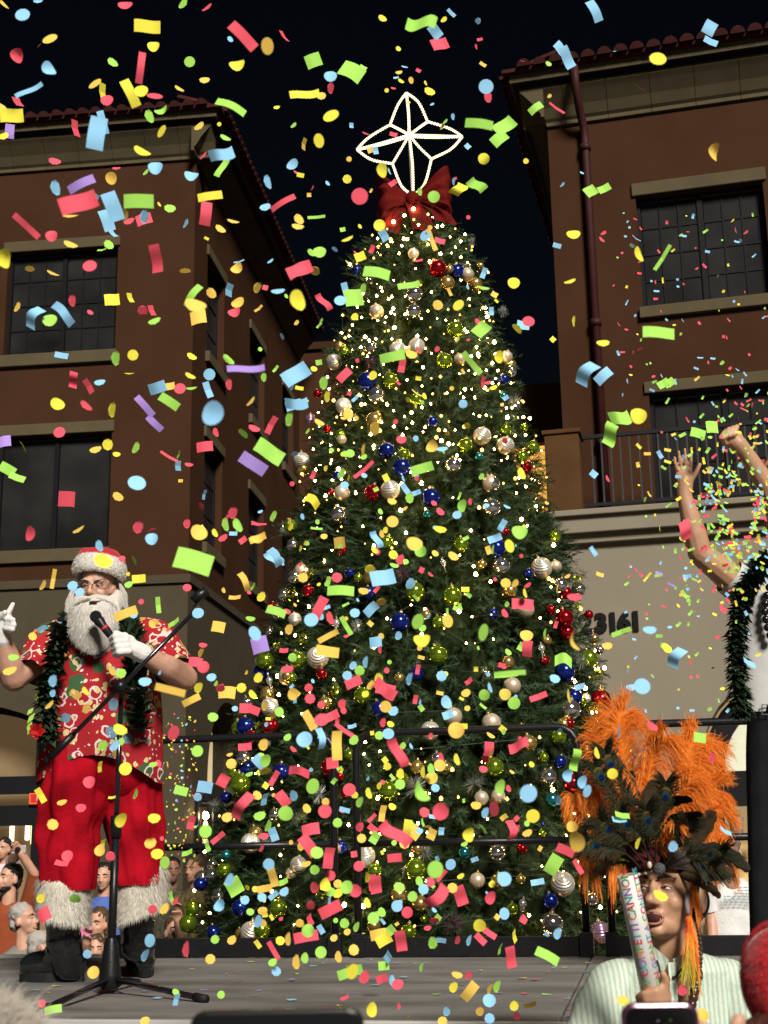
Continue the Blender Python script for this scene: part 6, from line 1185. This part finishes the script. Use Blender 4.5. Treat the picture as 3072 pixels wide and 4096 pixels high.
 (1300, 2700, .7233, """rs335,80,110,60,-10 bd465,25,65,32,80 bd645,5,55,60,0 rt795,35,45,18,40 od780,100,55,38,25 gd880,110,62,62,0 od995,107,62,65,0 gd1045,155,70,70,0 rc1180,120,100,30,20 gs1000,2,130,20,5 bd910,70,60,24,-70 bd1270,20,60,40,-15 bs1410,65,60,30,15 yd1345,115,85,22,-80 bd670,150,75,55,-60 bs680,220,60,40,20 rs500,135,50,25,80 od335,175,65,65,0 bd378,200,60,48,20 rd320,262,35,55,85 gd300,335,50,48,0 bd350,325,65,55,0 rc405,430,170,55,-70 yd415,545,60,42,-80 yd345,505,45,45,30 yd540,535,70,26,-85 gd585,520,65,38,-70 od635,500,65,62,0 od590,570,70,60,20 rd640,455,55,30,-65 yd727,467,70,32,-70 rs905,410,80,55,80 yd918,430,55,18,70 rc1070,390,115,50,10 od915,335,55,16,-30 od725,305,90,88,0 rd875,522,50,32,-10 gd968,618,60,85,85 bd1125,655,85,100,45 gd525,650,120,45,-55 gd415,605,60,55,0 bd610,625,50,42,-10 yd240,655,65,28,-65 gd190,700,38,65,75 rd935,740,48,82,85 od835,722,60,35,0 bd885,760,45,65,80 yd1150,780,75,75,-20 rd550,760,60,50,-20 rd640,755,85,95,60 bt605,783,60,14,0 rc1030,860,110,45,-85 yd793,880,65,80,88 od1120,875,60,24,25 rs265,850,60,35,-40 gs275,900,65,45,60 rc390,880,190,60,-50 ys455,850,100,45,80 os495,870,70,65,-40 os590,880,60,45,70 od440,935,60,45,0 gt875,850,60,18,-55 gt540,815,45,12,-75 bd522,863,45,25,0 oc318,765,90,35,80 rs260,790,60,20,45 rs385,1012,80,45,5 rs280,1160,100,60,-80 gd520,1140,55,38,-60 rd582,1145,48,55,-50 bd545,1185,55,60,0 gd610,1075,95,80,50 rs645,1110,80,22,50 bd695,1048,58,62,85 rc615,1225,150,65,50 rs748,1220,115,65,-70 od705,1178,50,58,0 gd410,1175,65,45,-15 gd485,1225,50,60,40 bd398,1278,60,62,0 rd455,1313,62,60,0 gd268,1345,60,65,0 gd312,1312,40,55,-50 rd915,1230,62,75,80 bd992,1128,78,72,0 bd992,1320,55,65,-60 bs1175,1145,75,30,10 gs1265,1050,110,70,60 rs1330,970,105,50,-25 rs1400,1060,90,28,-60 od1365,838,62,62,20 od1395,920,75,112,88 bd1340,553,58,72,88 bd1422,590,58,75,80 bd1450,642,52,70,80 gc1385,470,130,50,75 bd1292,690,26,58,85 rd605,1357,45,55,0 bd1285,1428,52,68,85 yd855,1385,70,70,30 rc905,1425,95,30,-35 rs860,1460,75,35,-45 rd735,1465,50,22,65 bd795,1465,32,65,80 bs640,1468,60,30,-5 gd597,1480,48,68,70 gs360,1415,60,50,40 ys325,1465,85,60,30 os295,1435,90,50,10 rs418,1470,120,60,-80 od50,1455,45,30,20 yt1048,1445,65,22,-80 od158,1520,55,62,-45 od72,1558,32,65,-70 gt968,1515,60,20,75 rs1028,1560,125,52,-78 gs1230,1555,140,45,-30 bt348,1560,50,28,60 gs325,1608,60,45,5 gd532,1612,25,55,80 gs140,1645,140,55,15 yd152,1640,60,85,88 rd220,1670,75,45,50 rs315,1680,65,45,15 bd370,1690,32,62,-70 rd402,1712,70,40,10 od730,1660,65,16,-10 rd795,1660,50,30,50 yd710,1725,52,62,85 os800,1750,110,55,50 od912,1730,35,70,70 gd950,1720,45,72,80 bd908,1800,72,62,0 rt110,1785,50,10,20 yd258,1850,55,80,-75 bd673,1860,38,52,70 od855,1860,48,50,-60 yd1047,1830,42,55,50 ot1135,1825,70,12,15 rd1060,1885,36,45,-50 bd910,1900,55,58,0 od650,1915,55,40,10 rt408,1830,30,14,-70 yd463,1895,16,20,0"""),
 (1000, 1900, .874, """yc285,120,75,40,-35 gd730,105,40,50,88 bs710,62,55,25,-55 bs760,82,45,22,20 bd433,47,40,36,0 od650,122,45,28,-15 gd970,140,42,60,75 bd948,183,45,38,20 rd870,168,45,30,-40 od652,213,55,52,0 yd870,250,62,30,-10 gd1233,262,60,72,0 bs1155,230,55,28,60 bs1120,290,65,32,20 yd1188,325,45,62,-70 gd1110,340,15,48,85 bc580,295,85,30,-75 yd570,345,40,22,-40 yd655,365,45,40,-40 od752,315,75,60,-15 gd780,348,55,55,20 rs688,388,40,40,20 od930,372,55,35,-30 gs305,245,55,10,-5 os410,310,50,50,5 yd188,235,22,42,70 yd548,430,48,42,5 bs608,470,110,65,15 rd398,470,46,50,0 gs415,530,122,42,-3 bd735,497,40,55,60 od520,532,52,28,-8 gd660,415,45,18,-15 od243,470,48,45,0 rs318,610,110,45,65 bd280,663,65,58,0 rd365,655,28,65,-70 gs120,625,90,35,-20 od178,705,35,52,80 gc440,690,95,22,-60 bd480,632,48,42,0 bs555,615,70,45,40 od600,580,50,35,20 gd768,670,48,72,65 bd680,735,32,42,70 od905,668,48,62,-70 yd787,758,76,50,5 os358,738,100,26,28 os355,808,105,45,-5 od600,738,30,30,0 bs575,765,48,55,5 rt155,803,40,16,0 gd195,835,42,42,0 rd172,890,60,28,5 yd40,925,40,45,50 bd473,872,32,42,50 bd527,855,24,58,85 gd502,895,48,48,0 bd445,918,46,42,0 rs473,948,75,40,20 yd590,930,40,50,70 rc620,980,120,50,-30 bd728,930,28,65,75 bd877,920,50,48,0 rs768,890,20,45,80 rs1248,592,100,45,-3 rd1165,633,28,45,-55 od1170,495,48,45,0 od1215,495,24,42,60 yd1257,540,20,48,-75 rd1272,505,38,15,35 od1405,520,12,48,85 rd1485,560,70,30,3 gd1068,720,48,80,80 gd1348,725,18,55,85 od1265,735,46,60,0 rs1270,795,42,75,85 gs1240,785,26,40,60 gc1435,850,80,45,-5 gs1190,908,145,22,5 bd1395,933,50,36,-10 od1475,760,26,95,-75 od1635,783,50,28,10 bd1570,348,42,18,-50 ps45,778,75,72,15 bd22,725,45,70,-60 bc110,380,80,45,-60 od40,290,75,38,20 yd52,558,38,45,50 gd108,185,26,48,60 rt40,222,70,8,-10"""),
 (1000, 900, .8439, """yd612,8,52,40,0 bs635,50,55,38,-60 bd832,50,48,55,60 os862,70,110,22,-70 rs900,75,50,28,-15 rs578,115,40,22,70 ys522,150,50,45,20 gs600,228,125,50,-12 rt795,168,48,20,5 gs752,285,105,28,15 gd330,128,52,62,0 gd290,130,42,30,-40 rs235,212,120,55,25 od305,215,48,38,0 yd463,68,62,26,25 bd428,358,50,58,0 bs452,305,30,65,-75 gs492,345,80,85,10 gd537,300,26,52,80 gd1105,300,65,24,-10 bs1108,228,24,52,70 rc350,365,100,30,-60 yd228,355,60,95,-75 yd497,435,35,40,50 od890,380,50,52,-40 yd988,380,45,58,50 yd1250,275,55,58,0 rd1080,460,40,26,-50 gs1097,495,60,75,50 rd1320,457,52,58,0 bs1295,475,60,42,-10 yd1268,490,60,18,-45 gs675,625,120,45,10 od765,615,58,42,-15 rs720,668,32,62,80 gs1052,655,130,28,-48 yd1180,625,46,60,80 rs447,712,75,40,45 yd583,713,40,48,60 gd348,748,38,66,80 yd365,812,24,58,80 bs218,708,130,75,35 bc220,845,110,50,10 gd183,920,34,68,85 od465,897,48,52,-40 od328,937,55,26,-30 od591,965,44,66,88 rd718,1017,42,50,0 bd1010,848,44,44,0 ot790,797,55,8,-35 rt1105,745,20,58,85 od863,1050,52,60,60 bd910,1063,60,24,5 gd475,1083,44,40,-25 od535,1065,15,60,85 rc540,1160,120,18,40 gs815,1155,110,45,18 gd435,1178,34,55,65 yd1285,1180,36,60,-60"""),
 (1950, 0, .6763, """bs632,65,135,55,-65 bs435,290,90,60,-40 bs470,340,130,60,-60 yd1008,347,88,100,0 bs1315,165,85,75,60 bs1320,245,85,40,-25 bt745,303,22,28,0 rt905,520,65,18,-30 rc410,640,110,14,-35 gs285,640,90,45,35 gs100,745,130,80,40 gs70,820,100,70,40 gs610,1130,70,65,35 gs690,1115,75,45,25 yd508,1387,82,60,5 od1335,900,68,105,80 yd893,1505,55,95,-70 gs1035,1525,175,22,58 bt880,1410,60,14,-35"""),
 (1950, 1000, .6763, """yd488,188,75,28,20 gs1012,490,190,65,-3 yd508,420,25,70,85 yd683,552,80,45,5 bc590,730,150,75,60 bs685,745,110,60,40 gs1040,790,70,45,30 gs1075,785,65,45,30 yd890,982,95,98,0 gc785,990,120,80,20 gc725,1090,130,75,60 gs1245,1085,90,55,-15 gs1328,1048,70,70,0 yd200,1320,45,75,-65 rc1175,1655,110,75,-60 bs628,1325,40,45,-40 os945,1205,40,18,0 os890,1270,22,32,-75 os1065,1183,40,18,-10 bs1020,1210,50,25,-60"""),
 (2200, 1600, .5426, """bs320,1115,80,35,-55 ys718,1305,85,16,50 ps803,1280,55,25,-20 ps895,1362,60,16,-25 bs1010,1298,65,26,5 gs990,1432,70,30,-50 gd1022,1480,35,30,0 rd1270,1538,45,85,-55 bc935,1900,160,80,65 yd860,1830,90,60,-35 bd735,1697,105,50,5 gc525,1710,150,35,20 gs805,1740,50,25,0 bd680,2110,120,110,0 bd600,2120,80,40,10 bt1470,1940,100,35,-30"""),
 (2200, 2750, .6085, """rd670,255,85,40,-30 yd410,567,72,72,0 gs985,330,80,60,-10 rd1065,460,55,75,80 bd450,290,32,95,85 yd575,1020,45,85,75 bd810,1045,75,50,60 yd725,1370,105,42,-20 od480,2060,85,40,0 od1000,2155,85,80,0 rd870,1990,50,70,60 yd305,430,38,80,-70 gt475,840,95,22,-10 bt455,868,90,22,0 bt1155,945,85,18,-30"""),
 (0, 0, 1.8517, """gc910,50,65,28,-15 bs940,68,32,22,-50 rs950,95,35,28,20 bd714,165,28,26,0 gs760,155,50,38,-30 rd714,190,12,26,75 bd1050,187,32,32,0 rd1054,210,18,24,80 gs1035,268,60,20,-8 yd826,40,20,16,-40 bs975,28,22,8,-45 yd928,198,25,20,-30 yd715,250,36,28,30 yd1045,343,25,25,0 gc1030,400,40,22,-50 rd777,424,36,36,0 gd937,425,26,26,0 yd825,368,22,32,85 yc990,408,30,25,60 yd820,487,26,26,0 yd750,387,20,20,40""")]
CC = {'r': ('red', (.92, .11, .16)), 'y': ('yellow', (.97, .86, .08)), 'o': ('amber', (.97, .64, .12)), 'g': ('green', (.42, .82, .13)), 'b': ('blue', (.32, .66, .95)), 'p': ('purple', (.46, .30, .80))}
CMAT = {k: mat(v[0] + ' tissue paper', v[1], .75, transl=.25, spec=.2) for k, v in CC.items()}
def disc_mesh(k, bend, seed):
    m = MB(); q = random.Random(seed); n = 18; vs = [V(0, 0, 0)]
    for rr in (.55, 1.0):
        for i in range(n): w = 2 * math.pi * i / n; x, y = .5 * rr * math.cos(w), .5 * rr * math.sin(w) * (1 + q.uniform(-.015, .015)); vs.append(V(x, y, bend * (x * x * 1.2 - y * y * .2)))
    vs[0].z = 0; fs = [(0, 1 + i, 1 + (i + 1) % n) for i in range(n)] + [(1 + i, 1 + n + i, 1 + n + (i + 1) % n, 1 + (i + 1) % n) for i in range(n)]
    return m.add(vs, fs).mesh('confetti_disc', CMAT[k], smooth=True)
def strip_mesh(k, kind, seed):
    m = MB(); q = random.Random(seed); a1, a2 = q.uniform(.05, .12), q.uniform(-.06, .06)
    def fn(u, v):
        x, y = u - .5, v - .5
        if kind == 'c': z = .20 * math.sin(x * 5.2 + seed) ; y2 = y + .22 * math.sin(x * 4.0 + seed * 2) ; return V(x * .96, y2, z)
        return V(x, y + .03 * math.sin(x * 3 + seed), a1 * math.cos(x * 4 + seed) + a2 * y)
    m.grid(fn, 9, 3); return m.mesh('confetti_strip', CMAT[k], smooth=True)
DM = {(k, b_): disc_mesh(k, (.0, .5, 1.1)[b_], b_) for k in CC for b_ in range(3)}
SMH = {(k, t_, s_): strip_mesh(k, t_, s_) for k in CC for t_ in 'sc' for s_ in range(3)}
items = []; q5 = random.Random(77)
for (ox, oy, sc, txt) in CD:
    for e in txt.split():
        k, t_ = e[0], e[1]; x, y, L, W_, a_ = (float(z_) for z_ in e[2:].split(','))
        L, W_ = max(L, W_), min(L, W_); items.append((k, t_, ox + sc * x, oy + sc * y, L * sc, W_ * sc, a_, 1.0))
for i in range(150):                                   # fine fall over the wall behind, between the trousers and the lantern
    items.append((q5.choice('yyogbr'), 'd', 640 + 150 * q5.random(), 2850 + 620 * q5.random(), q5.uniform(5, 15), q5.uniform(3, 9), q5.uniform(-90, 90), 7.2))
for i in range(520):                                   # cloud round the raised hands
    r_ = abs(q5.gauss(0, 1)); w = q5.uniform(0, 6.28); r_ = .35 + r_; x, y = 2960 + 165 * r_ * math.cos(w), 2040 + 235 * r_ * math.sin(w)
    if 2500 < x < 3160: items.append((q5.choice('ggggbbyyorr'), q5.choice('ssd'), x, y, q5.uniform(9, 30), q5.uniform(6, 13), q5.uniform(-90, 90), q5.uniform(4.6, 5.2) if q5.random() < .7 else 6.4))
for i in range(110): items.append((q5.choice('bbrrgy'), q5.choice('sd'), q5.uniform(2450, 3072), q5.uniform(850, 1700), q5.uniform(8, 24), q5.uniform(5, 11), q5.uniform(-90, 90), 9.0))
for i in range(60): items.append((q5.choice('bygr'), q5.choice('sd'), q5.uniform(2500, 2960), q5.uniform(2250, 2850), q5.uniform(8, 22), q5.uniform(5, 12), q5.uniform(-90, 90), 8.0))
for i in range(330):                                   # small pieces over the tree and the night air
    items.append((q5.choice('yyoorrggbb'), q5.choice('dds'), q5.gauss(1560, 420), q5.uniform(1500, 3750) if i < 240 else q5.uniform(50, 1500), q5.uniform(16, 34), q5.uniform(9, 24), q5.uniform(-90, 90), q5.uniform(4.4, 6.4)))
items.sort(key=lambda e: -e[4] * max(e[5], 6))
flk = MB(); FK = list(CC)
for idx, (k, t_, px, py, L, W_, a_, yy) in enumerate(items):
    real = .030 if t_ == 'd' else .056
    D = real * PF / max(L, 18) * q5.uniform(.9, 1.15) if yy == 1.0 else yy
    lim = 3.05 if (px > 2230 and py > 2780) else 5.3
    if yy == 1.0: D = min(max(D, 1.7), lim)
    c = at(px, py, D); dep = (c - CAM).dot(CF); s_ = dep / PF
    if c.z < 1.30 and c.y > 4.3: c = at(px, py, 4.2); dep = (c - CAM).dot(CF); s_ = dep / PF
    w = math.radians(a_); e1 = CR * math.cos(w) + CU * math.sin(w); e2 = -CR * math.sin(w) + CU * math.cos(w); nn = -CF
    if t_ == 'd': tl = math.acos(min(1, max(W_ / L, .12))) * q5.choice((-1, 1)); sx, sy = L, L
    elif t_ == 't': tl = math.acos(.35) * q5.choice((-1, 1)); sx, sy = L, W_ / .35
    else: tl = math.radians(q5.uniform(-32, 32)); sx, sy = L, W_ / math.cos(tl)
    if q5.random() < .85 and (e1.cross(e2 * math.cos(-tl) + nn * math.sin(-tl))).dot(sd) > (e1.cross(e2 * math.cos(tl) + nn * math.sin(tl))).dot(sd): tl = -tl
    e2t = e2 * math.cos(tl) + nn * math.sin(tl); nt = e1.cross(e2t)
    M = Matrix((e1, e2t, nt)).transposed().to_4x4(); M.translation = c
    me = DM[(k, q5.choice((0, 0, 1, 1, 2)))] if t_ == 'd' else SMH[(k, 'c' if t_ == 'c' else 's', q5.randrange(3))]
    S_ = Matrix.Diagonal((sx * s_, sy * s_, sx * s_ * (.7 if t_ == 'd' else .8), 1))
    if idx < 300:
        o = link('confetti_disc' if t_ == 'd' else 'confetti_strip', me); o.matrix_world = M @ S_
        size = 'large ' if L > 95 else ''; rat = W_ / L
        form = {'d': 'round paper confetti' if rat > .8 else 'tilted round confetti' if rat > .5 else 'edge-on round confetti', 's': 'rectangular confetti strip' if rat > .45 else 'long confetti strip', 'c': 'curled confetti strip', 't': 'thin confetti sliver'}[t_]
        tag(o, unique_label(f'{size}{CC[k][0]} {form}', px, py), 'confetti', 'paper confetti falling through the air')
    else:
        MS = M @ S_; n0 = 8
        if t_ == 'd': vs = [V(.5 * math.cos(6.283 * i / n0), .5 * math.sin(6.283 * i / n0), .25 * (math.cos(6.283 * i / n0)) ** 2 * .5) for i in range(n0)]; fs = [tuple(range(n0))]
        else: vs = [V(-.5, -.5, .05), V(0, -.5, -.05), V(.5, -.5, .05), V(.5, .5, .05), V(0, .5, -.05), V(-.5, .5, .05)]; fs = [(0, 1, 4, 5), (1, 2, 3, 4)]
        flk.add([MS @ p for p in vs], fs, FK.index(k))
for i in range(110):                                   # pieces already lying on the deck
    p = stg(q5.uniform(-2.2, 1.6), q5.uniform(-2.6, -.2), 1.2245); k = q5.choice(FK); w = q5.uniform(0, 6.28); l_ = q5.uniform(.010, .018); h_ = l_ * q5.choice((1, .4)); c_, s2 = math.cos(w), math.sin(w)
    flk.add([p + V(c_ * x * l_ - s2 * y * h_, s2 * x * l_ + c_ * y * h_, q5.uniform(0, .004)) for (x, y) in ((-1, -1), (1, -1), (1, 1), (-1, 1))], [(0, 1, 2, 3)], FK.index(k))
o = flk.build('confetti_flecks', [CMAT[k] for k in FK]); tag(o, 'small paper confetti flecks filling the air', 'confetti', None, 'stuff')
